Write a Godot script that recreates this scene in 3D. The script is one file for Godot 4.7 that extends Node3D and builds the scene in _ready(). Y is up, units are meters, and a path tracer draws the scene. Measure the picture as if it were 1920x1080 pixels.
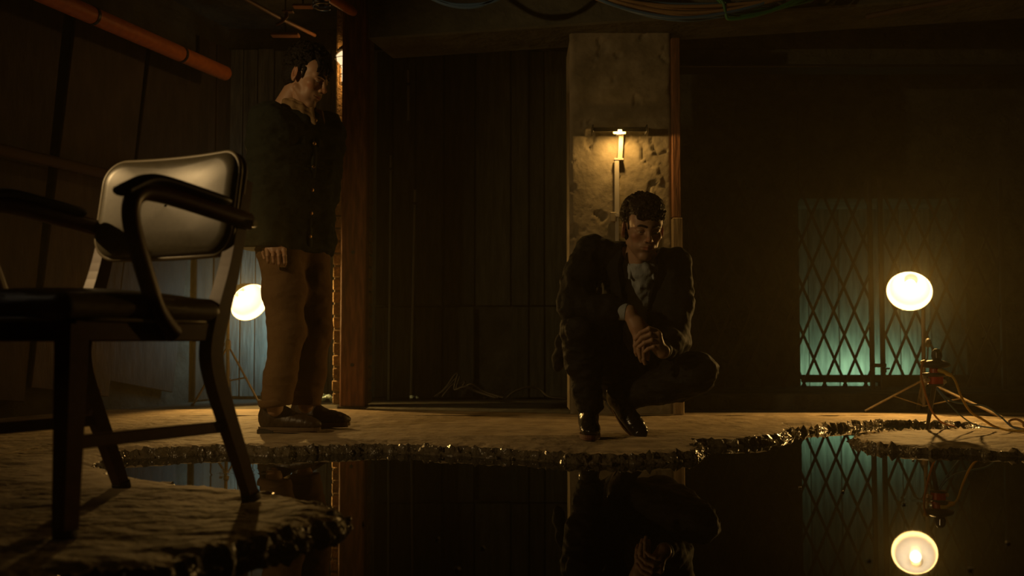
extends Node3D
# A flooded basement at night: two men, a steel armchair, work lamps, a folding gate.
# y is up, metres; the concrete slab's top is y = 0, the camera looks along -z.

const FOCAL := 1937.0            # focal length in pixels of a 1920 x 1080 frame
const EYE := 0.385               # camera height above the slab
const TILT := 0.0516             # camera pitch upwards, radians
const WATER_Y := -0.04

var M := {}
var taken := {}

# ---------------------------------------------------------------- pixels to points
func P(px: float, py: float, depth: float) -> Vector3:
	var u := (px - 960.0) / FOCAL
	var v := (540.0 - py) / FOCAL
	var d := Vector3(u, v * cos(TILT) + sin(TILT), -cos(TILT) + v * sin(TILT))
	return Vector3(0, EYE, 0) + d * (depth / -d.z)

func G(px: float, py: float, y := 0.0) -> Vector3:
	var u := (px - 960.0) / FOCAL
	var v := (540.0 - py) / FOCAL
	var d := Vector3(u, v * cos(TILT) + sin(TILT), -cos(TILT) + v * sin(TILT))
	return Vector3(0, EYE, 0) + d * ((y - EYE) / d.y)

# ---------------------------------------------------------------- naming
func numbered(called: String) -> String:
	if not taken.has(called):
		taken[called] = 0
		return called
	taken[called] += 1
	return "%s_%03d" % [called, taken[called]]

func tag(o: Node3D, label: String, category: String, group := "", kind := "") -> Node3D:
	if label: o.set_meta("label", label)
	if category: o.set_meta("category", category)
	if group: o.set_meta("group", group)
	if kind: o.set_meta("kind", kind)
	return o

func thing(called: String, label: String, category: String, at := Vector3.ZERO, group := "") -> Node3D:
	var o := Node3D.new()
	o.name = numbered(called)
	add_child(o)
	o.position = at
	tag(o, label, category, group)
	return o

# mesh in world coordinates under parent (whose transform is undone), or local when local = true
func part(called: String, mesh: Mesh, material: Material, parent: Node3D = null, local := false, label := "") -> MeshInstance3D:
	var o := MeshInstance3D.new()
	o.mesh = mesh
	o.cast_shadow = GeometryInstance3D.SHADOW_CASTING_SETTING_ON
	if material: o.material_override = material
	if parent == null:
		o.name = numbered(called)
		add_child(o)
	else:
		o.name = called
		parent.add_child(o, true)
		if not local:
			var t := Transform3D()
			var n: Node = parent
			while n is Node3D and n != self:
				t = (n as Node3D).transform * t
				n = n.get_parent()
			o.transform = t.affine_inverse()
	if label: o.set_meta("label", label)
	return o

func structure(called: String, mesh: Mesh, material: Material, label := "") -> MeshInstance3D:
	var o := part(called, mesh, material)
	o.set_meta("kind", "structure")
	if label: o.set_meta("label", label)
	return o

# ---------------------------------------------------------------- materials (albedo given as linear values)
func mat(lin: Color, rough := 0.8, metal := 0.0, spec := 0.5) -> StandardMaterial3D:
	var m := StandardMaterial3D.new()
	m.albedo_color = lin.linear_to_srgb()
	m.roughness = rough
	m.metallic = metal
	m.metallic_specular = spec
	return m

func noise_tex(freq: float, lo: Color, hi: Color, sd: int, kind := FastNoiseLite.TYPE_SIMPLEX_SMOOTH, octaves := 5, size := 512) -> NoiseTexture2D:
	var n := FastNoiseLite.new()
	n.seed = sd
	n.noise_type = kind
	n.frequency = freq
	n.fractal_octaves = octaves
	n.fractal_gain = 0.58
	var g := Gradient.new()
	g.set_color(0, lo.linear_to_srgb())
	g.set_color(1, hi.linear_to_srgb())
	g.set_offset(0, 0.2)
	g.set_offset(1, 0.8)
	var t := NoiseTexture2D.new()
	t.width = size
	t.height = size
	t.seamless = true
	t.noise = n
	t.color_ramp = g
	return t

func tri(m: StandardMaterial3D, scale: Vector3, tex: Texture2D, relief: Texture2D = null, cm := 0.3) -> StandardMaterial3D:
	m.albedo_color = Color.WHITE
	m.albedo_texture = tex
	m.uv1_triplanar = true
	m.uv1_world_triplanar = true
	m.uv1_scale = scale
	if relief:
		m.heightmap_enabled = true
		m.heightmap_texture = relief
		m.heightmap_scale = cm
	return m

# ---------------------------------------------------------------- mesh helpers
func begin() -> SurfaceTool:
	var st := SurfaceTool.new()
	st.begin(Mesh.PRIMITIVE_TRIANGLES)
	st.set_smooth_group(-1)
	return st

func done(st: SurfaceTool) -> ArrayMesh:
	st.generate_normals()
	return st.commit()

func quad(st: SurfaceTool, a: Vector3, b: Vector3, c: Vector3, d: Vector3) -> void:
	# a b c d counter-clockwise seen from outside; Godot fronts run clockwise
	for v in [a, c, b, a, d, c]:
		st.add_vertex(v)

# box with chamfered edges, centred at c, half sizes h, turned by basis b
func add_box(st: SurfaceTool, c: Vector3, h: Vector3, b := Basis(), ch := 0.004) -> void:
	ch = minf(ch, minf(h.x, minf(h.y, h.z)) * 0.45)
	var ax := [Vector3(1, 0, 0), Vector3(0, 1, 0), Vector3(0, 0, 1)]
	# six faces
	for i in 3:
		var j := (i + 1) % 3
		var k := (i + 2) % 3
		for s in [-1.0, 1.0]:
			var n: Vector3 = ax[i] * s * h[i]
			var u: Vector3 = ax[j] * (h[j] - ch)
			var v: Vector3 = ax[k] * (h[k] - ch)
			if s > 0: quad(st, c + b * (n - u - v), c + b * (n + u - v), c + b * (n + u + v), c + b * (n - u + v))
			else: quad(st, c + b * (n - u - v), c + b * (n - u + v), c + b * (n + u + v), c + b * (n + u - v))
	# twelve edges
	for i in 3:
		var j := (i + 1) % 3
		var k := (i + 2) % 3
		var l: Vector3 = ax[i] * (h[i] - ch)
		for sj in [-1.0, 1.0]:
			for sk in [-1.0, 1.0]:
				var p: Vector3 = ax[j] * sj * h[j] + ax[k] * sk * (h[k] - ch)
				var q: Vector3 = ax[j] * sj * (h[j] - ch) + ax[k] * sk * h[k]
				if sj * sk > 0: quad(st, c + b * (p - l), c + b * (p + l) , c + b * (q + l), c + b * (q - l))
				else: quad(st, c + b * (q - l), c + b * (q + l), c + b * (p + l), c + b * (p - l))
	# eight corners
	for sx in [-1.0, 1.0]:
		for sy in [-1.0, 1.0]:
			for sz in [-1.0, 1.0]:
				var a := Vector3(sx * h.x, sy * (h.y - ch), sz * (h.z - ch))
				var bb := Vector3(sx * (h.x - ch), sy * h.y, sz * (h.z - ch))
				var cc := Vector3(sx * (h.x - ch), sy * (h.y - ch), sz * h.z)
				var order := [a, cc, bb] if sx * sy * sz > 0 else [a, bb, cc]
				for v in order: st.add_vertex(c + b * v)

func box_mesh(c: Vector3, h: Vector3, b := Basis(), ch := 0.004) -> ArrayMesh:
	var st := begin()
	add_box(st, c, h, b, ch)
	return done(st)

# tube along points with radii; sides; section flattened by (sx along side, sy along up) when given
func add_tube(st: SurfaceTool, pts: Array, radii, sides := 8, closed_ends := true, flat := Vector2(1, 1), up := Vector3.UP, smooth := true) -> void:
	var n := pts.size()
	var rings := []
	var side := Vector3.ZERO
	for i in n:
		var t: Vector3 = (pts[mini(i + 1, n - 1)] - pts[maxi(i - 1, 0)]).normalized()
		var s: Vector3
		if side == Vector3.ZERO:
			s = t.cross(up)
			if s.length() < 0.05: s = t.cross(Vector3(1, 0, 0.01))
		else:
			s = side - t * side.dot(t)
		s = s.normalized()
		side = s
		var w := s.cross(t).normalized()
		var r: float = radii[i] if radii is Array else radii
		var ring := []
		for k in sides:
			var a := TAU * (k + 0.5) / sides
			ring.append(pts[i] + s * cos(a) * r * flat.x + w * sin(a) * r * flat.y)
		rings.append(ring)
	st.set_smooth_group(0 if smooth else -1)
	for i in n - 1:
		for k in sides:
			var k2 := (k + 1) % sides
			quad(st, rings[i][k], rings[i][k2], rings[i + 1][k2], rings[i + 1][k])
	st.set_smooth_group(-1)
	if closed_ends:
		for k in range(1, sides - 1):
			for v in [rings[0][0], rings[0][k], rings[0][k + 1]]: st.add_vertex(v)
			for v in [rings[n - 1][0], rings[n - 1][k + 1], rings[n - 1][k]]: st.add_vertex(v)

func tube_mesh(pts: Array, radii, sides := 8, flat := Vector2(1, 1), up := Vector3.UP, smooth := true) -> ArrayMesh:
	var st := begin()
	add_tube(st, pts, radii, sides, true, flat, up, smooth)
	return done(st)

func spline(pts: Array, per := 8) -> Array:
	var out := []
	var n := pts.size()
	for i in n - 1:
		var a: Vector3 = pts[maxi(i - 1, 0)]
		var b: Vector3 = pts[i]
		var c: Vector3 = pts[i + 1]
		var d: Vector3 = pts[mini(i + 2, n - 1)]
		for k in per:
			out.append(b.cubic_interpolate(c, a, d, float(k) / per))
	out.append(pts[n - 1])
	return out

# lathe a profile of (radius, along) about an axis
func add_lathe(st: SurfaceTool, at: Vector3, axis: Vector3, profile: Array, sides := 32, smooth := true) -> void:
	axis = axis.normalized()
	var s := axis.cross(Vector3.UP if absf(axis.y) < 0.95 else Vector3.RIGHT).normalized()
	var w := axis.cross(s).normalized()
	st.set_smooth_group(0 if smooth else -1)
	for i in profile.size() - 1:
		var p: Vector2 = profile[i]
		var q: Vector2 = profile[i + 1]
		for k in sides:
			var a0 := TAU * k / sides
			var a1 := TAU * (k + 1) / sides
			var d0 := s * cos(a0) + w * sin(a0)
			var d1 := s * cos(a1) + w * sin(a1)
			var v00 := at + d0 * p.x + axis * p.y
			var v01 := at + d1 * p.x + axis * p.y
			var v10 := at + d0 * q.x + axis * q.y
			var v11 := at + d1 * q.x + axis * q.y
			if p.x < 1e-5:
				for v in [v00, v10, v11]: st.add_vertex(v)
			elif q.x < 1e-5:
				for v in [v00, v10, v01]: st.add_vertex(v)
			else:
				quad(st, v00, v01, v11, v10)
	st.set_smooth_group(-1)

func lathe_mesh(at: Vector3, axis: Vector3, profile: Array, sides := 32, smooth := true) -> ArrayMesh:
	var st := begin()
	add_lathe(st, at, axis, profile, sides, smooth)
	return done(st)

func look(axis: Vector3) -> Basis:      # basis whose y runs along axis
	axis = axis.normalized()
	var s := axis.cross(Vector3.UP if absf(axis.y) < 0.95 else Vector3.RIGHT).normalized()
	return Basis(s, axis, s.cross(axis).normalized())

# ---------------------------------------------------------------- distance fields meshed as surface nets
class Field:
	var o: Vector3
	var c: float
	var nx: int
	var ny: int
	var nz: int
	var d := PackedFloat32Array()
	var quads := PackedInt32Array()

	func _init(lo: Vector3, hi: Vector3, cell: float) -> void:
		c = cell
		o = lo
		nx = int(ceil((hi.x - lo.x) / cell)) + 1
		ny = int(ceil((hi.y - lo.y) / cell)) + 1
		nz = int(ceil((hi.z - lo.z) / cell)) + 1
		d.resize(nx * ny * nz)
		d.fill(1.0)

	func span(lo: Vector3, hi: Vector3) -> Array:
		var a := ((lo - o) / c).floor()
		var b := ((hi - o) / c).ceil()
		return [clampi(int(a.x), 0, nx), clampi(int(b.x) + 1, 0, nx), clampi(int(a.y), 0, ny), clampi(int(b.y) + 1, 0, ny), clampi(int(a.z), 0, nz), clampi(int(b.z) + 1, 0, nz)]

	# tapered capsule; op 0 joins, op 1 cuts
	func capsule(a: Vector3, b: Vector3, ra: float, rb: float, k := 0.02, op := 0) -> void:
		var r := maxf(ra, rb) + k + 2.5 * c
		var s := span(a.min(b) - Vector3(r, r, r), a.max(b) + Vector3(r, r, r))
		var ba := b - a
		var l2 := maxf(ba.length_squared(), 1e-9)
		for z in range(s[4], s[5]):
			for y in range(s[2], s[3]):
				var row := (z * ny + y) * nx
				var p := o + Vector3(s[0], y, z) * c - a
				for x in range(s[0], s[1]):
					var t := clampf(p.dot(ba) / l2, 0.0, 1.0)
					var e := (p - ba * t).length() - (ra + (rb - ra) * t)
					p.x += c
					var was := d[row + x]
					if op == 0:
						var h := maxf(k - absf(was - e), 0.0)
						d[row + x] = minf(was, e) - h * h / (4.0 * k)
					else:
						e = -e
						var h := maxf(k - absf(was - e), 0.0)
						d[row + x] = maxf(was, e) + h * h / (4.0 * k)

	func ball(at: Vector3, r: float, k := 0.01, op := 0) -> void:
		capsule(at, at, r, r, k, op)

	func chain(pts: Array, radii: Array, k := 0.02) -> void:
		for i in pts.size() - 1:
			capsule(pts[i], pts[i + 1], radii[i], radii[i + 1], k)

	func chain_cut(pts: Array, radii: Array, k := 0.012) -> void:
		for i in pts.size() - 1:
			capsule(pts[i], pts[i + 1], radii[i], radii[i + 1], k, 1)

	# ellipsoid with radii r in the axes of basis b
	func ell(at: Vector3, r: Vector3, b := Basis(), k := 0.02, op := 0) -> void:
		var ext := Vector3.ZERO
		for i in 3:
			ext[i] = absf(b.x[i]) * r.x + absf(b.y[i]) * r.y + absf(b.z[i]) * r.z + k + 2.5 * c
		var s := span(at - ext, at + ext)
		var inv := b.inverse()
		var step := inv * Vector3(c, 0, 0)
		for z in range(s[4], s[5]):
			for y in range(s[2], s[3]):
				var row := (z * ny + y) * nx
				var p := inv * (o + Vector3(s[0], y, z) * c - at)
				for x in range(s[0], s[1]):
					var q := p / r
					var k0 := q.length()
					var k1 := (q / r).length()
					var e := k0 * (k0 - 1.0) / maxf(k1, 1e-6) if k0 > 0.05 else -minf(r.x, minf(r.y, r.z))
					p += step
					var was := d[row + x]
					if op == 0:
						var h := maxf(k - absf(was - e), 0.0)
						d[row + x] = minf(was, e) - h * h / (4.0 * k)
					else:
						e = -e
						var h := maxf(k - absf(was - e), 0.0)
						d[row + x] = maxf(was, e) + h * h / (4.0 * k)

	# box with rounded edges, half sizes h
	func rbox(at: Vector3, h: Vector3, r: float, b := Basis(), k := 0.01, op := 0) -> void:
		var ext := Vector3.ZERO
		for i in 3:
			ext[i] = absf(b.x[i]) * h.x + absf(b.y[i]) * h.y + absf(b.z[i]) * h.z + k + 2.5 * c
		var s := span(at - ext, at + ext)
		var inv := b.inverse()
		var step := inv * Vector3(c, 0, 0)
		var hr := h - Vector3(r, r, r)
		for z in range(s[4], s[5]):
			for y in range(s[2], s[3]):
				var row := (z * ny + y) * nx
				var p := inv * (o + Vector3(s[0], y, z) * c - at)
				for x in range(s[0], s[1]):
					var q := p.abs() - hr
					var e := q.max(Vector3.ZERO).length() + minf(maxf(q.x, maxf(q.y, q.z)), 0.0) - r
					p += step
					var was := d[row + x]
					if op == 0:
						var hh := maxf(k - absf(was - e), 0.0)
						d[row + x] = minf(was, e) - hh * hh / (4.0 * k)
					else:
						e = -e
						var hh := maxf(k - absf(was - e), 0.0)
						d[row + x] = maxf(was, e) + hh * hh / (4.0 * k)

	# keep only the side of a plane that n points to
	func cut(at: Vector3, n: Vector3, k := 0.004) -> void:
		n = n.normalized()
		for z in nz:
			for y in ny:
				var row := (z * ny + y) * nx
				var e := -(o + Vector3(0, y, z) * c - at).dot(n)
				var de := -n.x * c
				for x in nx:
					var was := d[row + x]
					var h := maxf(k - absf(was - e), 0.0)
					d[row + x] = maxf(was, e) + h * h / (4.0 * k)
					e += de

	func rough(amp: float, freq: float, sd: int, stretch := Vector3.ONE, ridged := false) -> void:
		var n := FastNoiseLite.new()
		n.seed = sd
		n.noise_type = FastNoiseLite.TYPE_SIMPLEX_SMOOTH
		n.frequency = freq
		n.fractal_type = FastNoiseLite.FRACTAL_RIDGED if ridged else FastNoiseLite.FRACTAL_FBM
		n.fractal_octaves = 2
		var lim := 3.0 * c + amp
		for z in nz:
			for y in ny:
				var row := (z * ny + y) * nx
				for x in nx:
					if absf(d[row + x]) < lim:
						d[row + x] += amp * n.get_noise_3dv((o + Vector3(x, y, z) * c) * stretch)

	func net(into: Dictionary, place := Transform3D(), base := Color.WHITE, paint := []) -> void:
		var vs: PackedVector3Array = into.v
		var ns: PackedVector3Array = into.n
		var cs: PackedColorArray = into.c
		quads = into.i
		var lim := 2.6 * c
		var sy := nx
		var sz := nx * ny
		var of := PackedInt32Array()
		of.resize(d.size())
		of.fill(-1)
		var cells := PackedInt32Array()
		for z in nz - 1:
			for y in ny - 1:
				var row := (z * ny + y) * nx
				for x in nx - 1:
					var a := row + x
					var d0 := d[a]
					if absf(d0) > lim: continue
					var d1 := d[a + 1]
					var d2 := d[a + sy]
					var d3 := d[a + sy + 1]
					var d4 := d[a + sz]
					var d5 := d[a + sz + 1]
					var d6 := d[a + sz + sy]
					var d7 := d[a + sz + sy + 1]
					var m := int(d0 < 0) + int(d1 < 0) + int(d2 < 0) + int(d3 < 0) + int(d4 < 0) + int(d5 < 0) + int(d6 < 0) + int(d7 < 0)
					if m == 0 or m == 8: continue
					var sum := Vector3.ZERO
					var cnt := 0
					if (d0 < 0) != (d1 < 0): sum += Vector3(d0 / (d0 - d1), 0, 0); cnt += 1
					if (d2 < 0) != (d3 < 0): sum += Vector3(d2 / (d2 - d3), 1, 0); cnt += 1
					if (d4 < 0) != (d5 < 0): sum += Vector3(d4 / (d4 - d5), 0, 1); cnt += 1
					if (d6 < 0) != (d7 < 0): sum += Vector3(d6 / (d6 - d7), 1, 1); cnt += 1
					if (d0 < 0) != (d2 < 0): sum += Vector3(0, d0 / (d0 - d2), 0); cnt += 1
					if (d1 < 0) != (d3 < 0): sum += Vector3(1, d1 / (d1 - d3), 0); cnt += 1
					if (d4 < 0) != (d6 < 0): sum += Vector3(0, d4 / (d4 - d6), 1); cnt += 1
					if (d5 < 0) != (d7 < 0): sum += Vector3(1, d5 / (d5 - d7), 1); cnt += 1
					if (d0 < 0) != (d4 < 0): sum += Vector3(0, 0, d0 / (d0 - d4)); cnt += 1
					if (d1 < 0) != (d5 < 0): sum += Vector3(1, 0, d1 / (d1 - d5)); cnt += 1
					if (d2 < 0) != (d6 < 0): sum += Vector3(0, 1, d2 / (d2 - d6)); cnt += 1
					if (d3 < 0) != (d7 < 0): sum += Vector3(1, 1, d3 / (d3 - d7)); cnt += 1
					var p := o + (Vector3(x, y, z) + sum / cnt) * c
					var g := Vector3(d1 + d3 + d5 + d7 - d0 - d2 - d4 - d6, d2 + d3 + d6 + d7 - d0 - d1 - d4 - d5, d4 + d5 + d6 + d7 - d0 - d1 - d2 - d3)
					of[a] = vs.size()
					cells.append(a)
					vs.append(place * p)
					ns.append((place.basis * g).normalized())
					var tone := base
					for q in paint:          # q: centre, radii, colour; soft-edged patches of another skin colour
						var far: float = ((p - q[0]) / q[1]).length()
						if far < 1.0: tone = tone.lerp(q[2], 1.0 - smoothstep(0.6, 1.0, far))
					cs.append(tone)
		for a in cells:
			var d0 := d[a]
			var inside := d0 < 0
			# edges along x, y, z from corner 0 of this cell; the other cells round the edge lie one step back
			if (d[a + 1] < 0) != inside:
				face(of[a], of[a - sy], of[a - sy - sz], of[a - sz], inside)
			if (d[a + sy] < 0) != inside:
				face(of[a], of[a - sz], of[a - sz - 1], of[a - 1], inside)
			if (d[a + sz] < 0) != inside:
				face(of[a], of[a - 1], of[a - 1 - sy], of[a - sy], inside)
		into.v = vs
		into.n = ns
		into.c = cs
		into.i = quads

	func face(a: int, b: int, cc: int, e: int, inside: bool) -> void:
		if a < 0 or b < 0 or cc < 0 or e < 0: return
		if inside: quads.append_array(PackedInt32Array([a, cc, b, a, e, cc]))
		else: quads.append_array(PackedInt32Array([a, b, cc, a, cc, e]))

func heap() -> Dictionary:
	return {"v": PackedVector3Array(), "n": PackedVector3Array(), "c": PackedColorArray(), "i": PackedInt32Array()}

func heap_mesh(h: Dictionary, colours := true) -> ArrayMesh:
	var arr := []
	arr.resize(Mesh.ARRAY_MAX)
	arr[Mesh.ARRAY_VERTEX] = h.v
	arr[Mesh.ARRAY_NORMAL] = h.n
	if colours: arr[Mesh.ARRAY_COLOR] = h.c
	arr[Mesh.ARRAY_INDEX] = h.i
	var m := ArrayMesh.new()
	m.add_surface_from_arrays(Mesh.PRIMITIVE_TRIANGLES, arr)
	return m

# ================================================================ the scene
func _ready() -> void:
	# camera
	var cam := Camera3D.new()
	cam.name = "camera"
	cam.fov = rad_to_deg(2.0 * atan(540.0 / FOCAL))
	cam.position = Vector3(0, EYE, 0)
	cam.rotation = Vector3(TILT, 0, 0)
	# a fast lens focused on the men
	var lens := CameraAttributesPhysical.new()
	lens.frustum_focal_length = 43.0
	lens.frustum_focus_distance = 4.35
	lens.exposure_aperture = 3.4
	cam.attributes = lens
	cam.fov = rad_to_deg(2.0 * atan(540.0 / FOCAL))
	cam.near = 0.05
	cam.far = 60.0
	add_child(cam)
	cam.current = true
	# air and exposure: a closed basement at night
	var env := Environment.new()
	env.background_mode = Environment.BG_COLOR
	env.background_color = Color(0.01, 0.012, 0.014)
	env.tonemap_mode = Environment.TONE_MAPPER_LINEAR
	env.tonemap_exposure = 1.0
	env.sdfgi_enabled = true
	env.ssao_enabled = true
	env.ssil_enabled = true
	env.volumetric_fog_enabled = true
	env.volumetric_fog_density = 0.007        # thin haze added for lamp halos and lifted blacks, even throughout
	env.volumetric_fog_albedo = Color(0.95, 0.9, 0.68)
	env.volumetric_fog_anisotropy = 0.7
	var we := WorldEnvironment.new()
	we.name = "environment"
	we.environment = env
	add_child(we)
	# strengths of the lamps, used by their builders
	M.power_left = 1.3
	M.power_right = 1.15
	M.power_column = 0.13
	M.power_cage = 0.06
	M.power_key = 1.3
	M.power_teal_left = 0.26
	M.power_teal_gate = 0.28
	M.warm = Color(1.0, 0.77, 0.42)
	M.teal = Color(0.72, 0.93, 0.74)

	make_materials()
	make_floor()
	make_walls()
	make_ceiling()
	make_column()
	make_post()
	make_gate()
	make_chair()
	make_work_lamps()
	make_key_lamp()
	make_reel()
	make_wires()
	make_standing_man()
	make_squatting_man()
	make_small_things()

func make_materials() -> void:
	var relief := noise_tex(0.02, Color.BLACK, Color.WHITE, 7, FastNoiseLite.TYPE_SIMPLEX_SMOOTH, 6)
	M.relief = relief
	M.slab = tri(mat(Color.WHITE, 0.75), Vector3(0.8, 0.8, 0.8), noise_tex(0.012, Color(0.28, 0.21, 0.125), Color(0.46, 0.36, 0.225), 3), relief, 0.5)
	M.wet = tri(mat(Color.WHITE, 0.22), Vector3(1.6, 1.6, 1.6), noise_tex(0.02, Color(0.06, 0.05, 0.035), Color(0.16, 0.13, 0.09), 4), relief, 1.2)
	M.water = mat(Color(0.004, 0.006, 0.005), 0.015, 0.0, 0.4)
	M.plaster = tri(mat(Color.WHITE, 0.9), Vector3(0.9, 0.9, 0.9), noise_tex(0.01, Color(0.2, 0.17, 0.115), Color(0.36, 0.31, 0.22), 11), relief, 0.25)
	M.concrete = tri(mat(Color.WHITE, 0.9), Vector3(0.7, 0.7, 0.7), noise_tex(0.008, Color(0.075, 0.075, 0.055), Color(0.13, 0.128, 0.095), 12), relief, 0.8)
	M.dark_concrete = tri(mat(Color.WHITE, 0.9), Vector3(0.7, 0.7, 0.7), noise_tex(0.008, Color(0.05, 0.05, 0.04), Color(0.1, 0.1, 0.08), 13), relief, 0.8)
	M.plank = []
	for k in 3:
		var g: float = [0.8, 1.0, 1.25][k]
		M.plank.append(tri(mat(Color.WHITE, 0.7), Vector3(2.2, 0.3, 2.2), noise_tex(0.015, Color(0.13, 0.14, 0.125) * g, Color(0.24, 0.25, 0.22) * g, 20 + k), relief, 0.3))
	M.panel = []
	for k in 3:
		var g: float = [0.8, 1.0, 1.25][k]
		M.panel.append(tri(mat(Color.WHITE, 0.75), Vector3(2.2, 0.3, 2.2), noise_tex(0.015, Color(0.036, 0.04, 0.028) * g, Color(0.068, 0.072, 0.052) * g, 25 + k), relief, 0.2))
	M.sheet = []
	for k in 3:
		var g: float = [0.85, 1.0, 1.2][k]
		M.sheet.append(tri(mat(Color.WHITE, 0.65), Vector3(1.4, 0.4, 1.4), noise_tex(0.015, Color(0.04, 0.028, 0.019) * g, Color(0.075, 0.054, 0.037) * g, 30 + k), relief, 0.3))
	M.timber = tri(mat(Color.WHITE, 0.75), Vector3(3.0, 0.35, 3.0), noise_tex(0.02, Color(0.13, 0.055, 0.025), Color(0.28, 0.12, 0.055), 40), relief, 0.25)
	M.batten = tri(mat(Color.WHITE, 0.8), Vector3(3.0, 0.35, 3.0), noise_tex(0.02, Color(0.25, 0.18, 0.1), Color(0.42, 0.32, 0.19), 41), relief, 0.25)
	M.brick = []
	for k in 3:
		var g: float = [0.8, 1.0, 1.2][k]
		M.brick.append(tri(mat(Color.WHITE, 0.9), Vector3(3, 3, 3), noise_tex(0.02, Color(0.26, 0.17, 0.08) * g, Color(0.42, 0.29, 0.15) * g, 50 + k), relief, 0.5))
	M.mortar = mat(Color(0.22, 0.18, 0.12), 0.95)
	M.orange_paint = tri(mat(Color.WHITE, 0.55), Vector3(2, 2, 2), noise_tex(0.015, Color(0.5, 0.14, 0.035), Color(0.68, 0.22, 0.05), 60), null)
	M.rust_pipe = mat(Color(0.17, 0.075, 0.036), 0.65, 0.1)
	M.rail_brown = mat(Color(0.075, 0.04, 0.022), 0.7)
	M.dark_steel = mat(Color(0.05, 0.045, 0.04), 0.45, 0.5)
	M.gate_steel = mat(Color(0.055, 0.05, 0.042), 0.6, 0.2)
	M.chrome = mat(Color(0.5, 0.48, 0.45), 0.25, 1.0)
	M.chair_paint = tri(mat(Color.WHITE, 0.38), Vector3(3, 3, 3), noise_tex(0.02, Color(0.075, 0.03, 0.017), Color(0.115, 0.046, 0.026), 61), null)
	M.vinyl_pale = tri(mat(Color.WHITE, 0.34), Vector3(5, 5, 5), noise_tex(0.02, Color(0.125, 0.109, 0.073), Color(0.165, 0.145, 0.1), 62))
	M.vinyl_seat = tri(mat(Color.WHITE, 0.4), Vector3(5, 5, 5), noise_tex(0.02, Color(0.13, 0.1, 0.06), Color(0.19, 0.15, 0.09), 63))
	M.welt = mat(Color(0.3, 0.25, 0.16), 0.4)
	M.arm_pad = mat(Color(0.035, 0.033, 0.028), 0.42)
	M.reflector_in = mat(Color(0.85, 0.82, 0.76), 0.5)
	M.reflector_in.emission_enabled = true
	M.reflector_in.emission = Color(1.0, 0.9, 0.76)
	M.reflector_in.emission_energy_multiplier = 0.3  # faint own glow standing in for bulb light on the inside of the bowl
	M.reflector_out = mat(Color(0.25, 0.24, 0.22), 0.35, 0.8)
	M.white_paint = mat(Color(0.62, 0.58, 0.5), 0.5)
	M.switch = mat(Color(0.35, 0.3, 0.22), 0.6)
	M.red_plastic = mat(Color(0.5, 0.03, 0.012), 0.4)
	M.black_rubber = mat(Color(0.03, 0.026, 0.022), 0.55)
	M.yellow_cord = mat(Color(0.62, 0.4, 0.05), 0.5)
	M.orange_cord = mat(Color(0.5, 0.2, 0.04), 0.5)
	M.blue_cord = mat(Color(0.08, 0.16, 0.3), 0.5)
	M.tan_cord = mat(Color(0.35, 0.22, 0.1), 0.6)
	M.green_cord = mat(Color(0.04, 0.2, 0.06), 0.5)
	M.stand_pale = mat(Color(0.3, 0.33, 0.3), 0.4)
	M.plastic_film = mat(Color(0.35, 0.5, 0.55), 0.15)
	M.stand_grey = mat(Color(0.28, 0.24, 0.2), 0.45, 0.4)
	M.skin = mat(Color.WHITE, 0.5)
	M.skin.vertex_color_use_as_albedo = true
	M.skin.subsurf_scatter_enabled = true
	M.skin.subsurf_scatter_strength = 0.08
	M.eye_white = mat(Color(0.6, 0.56, 0.5), 0.2)
	M.iris = mat(Color(0.03, 0.018, 0.01), 0.15)
	M.hair_dark = mat(Color(0.012, 0.009, 0.006), 0.7, 0.0, 0.3)
	M.hair_brown = mat(Color(0.022, 0.012, 0.007), 0.65, 0.0, 0.35)
	M.suit = cloth(Color(0.013, 0.0115, 0.0095), 0.75)
	M.suit_trousers = cloth(Color(0.015, 0.013, 0.0105), 0.7)
	M.shirt = cloth(Color(0.42, 0.46, 0.48), 0.8)
	M.wool = cloth(Color(0.022, 0.026, 0.018), 0.95)
	M.tan_shirt = cloth(Color(0.26, 0.17, 0.085), 0.9)
	M.brown_trousers = cloth(Color(0.15, 0.085, 0.04), 0.9)
	M.shoe_black = mat(Color(0.014, 0.011, 0.009), 0.22)
	M.boot_brown = mat(Color(0.045, 0.026, 0.014), 0.45)
	M.sole_dark = mat(Color(0.02, 0.015, 0.012), 0.5)
	M.sole_red = mat(Color(0.1, 0.03, 0.017), 0.5)
	M.sole_brown = mat(Color(0.12, 0.075, 0.04), 0.7)
	M.button = mat(Color(0.4, 0.22, 0.08), 0.3, 0.6)

func cloth(c: Color, rough: float) -> StandardMaterial3D:
	var m := mat(c, rough, 0.0, 0.3)
	m.heightmap_enabled = true
	m.heightmap_texture = M.relief
	m.heightmap_scale = 0.05
	m.uv1_triplanar = true
	m.uv1_world_triplanar = true
	m.uv1_scale = Vector3(12, 12, 12)
	m.rim_enabled = true
	m.rim = 0.15
	m.rim_tint = 1.0
	return m

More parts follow.
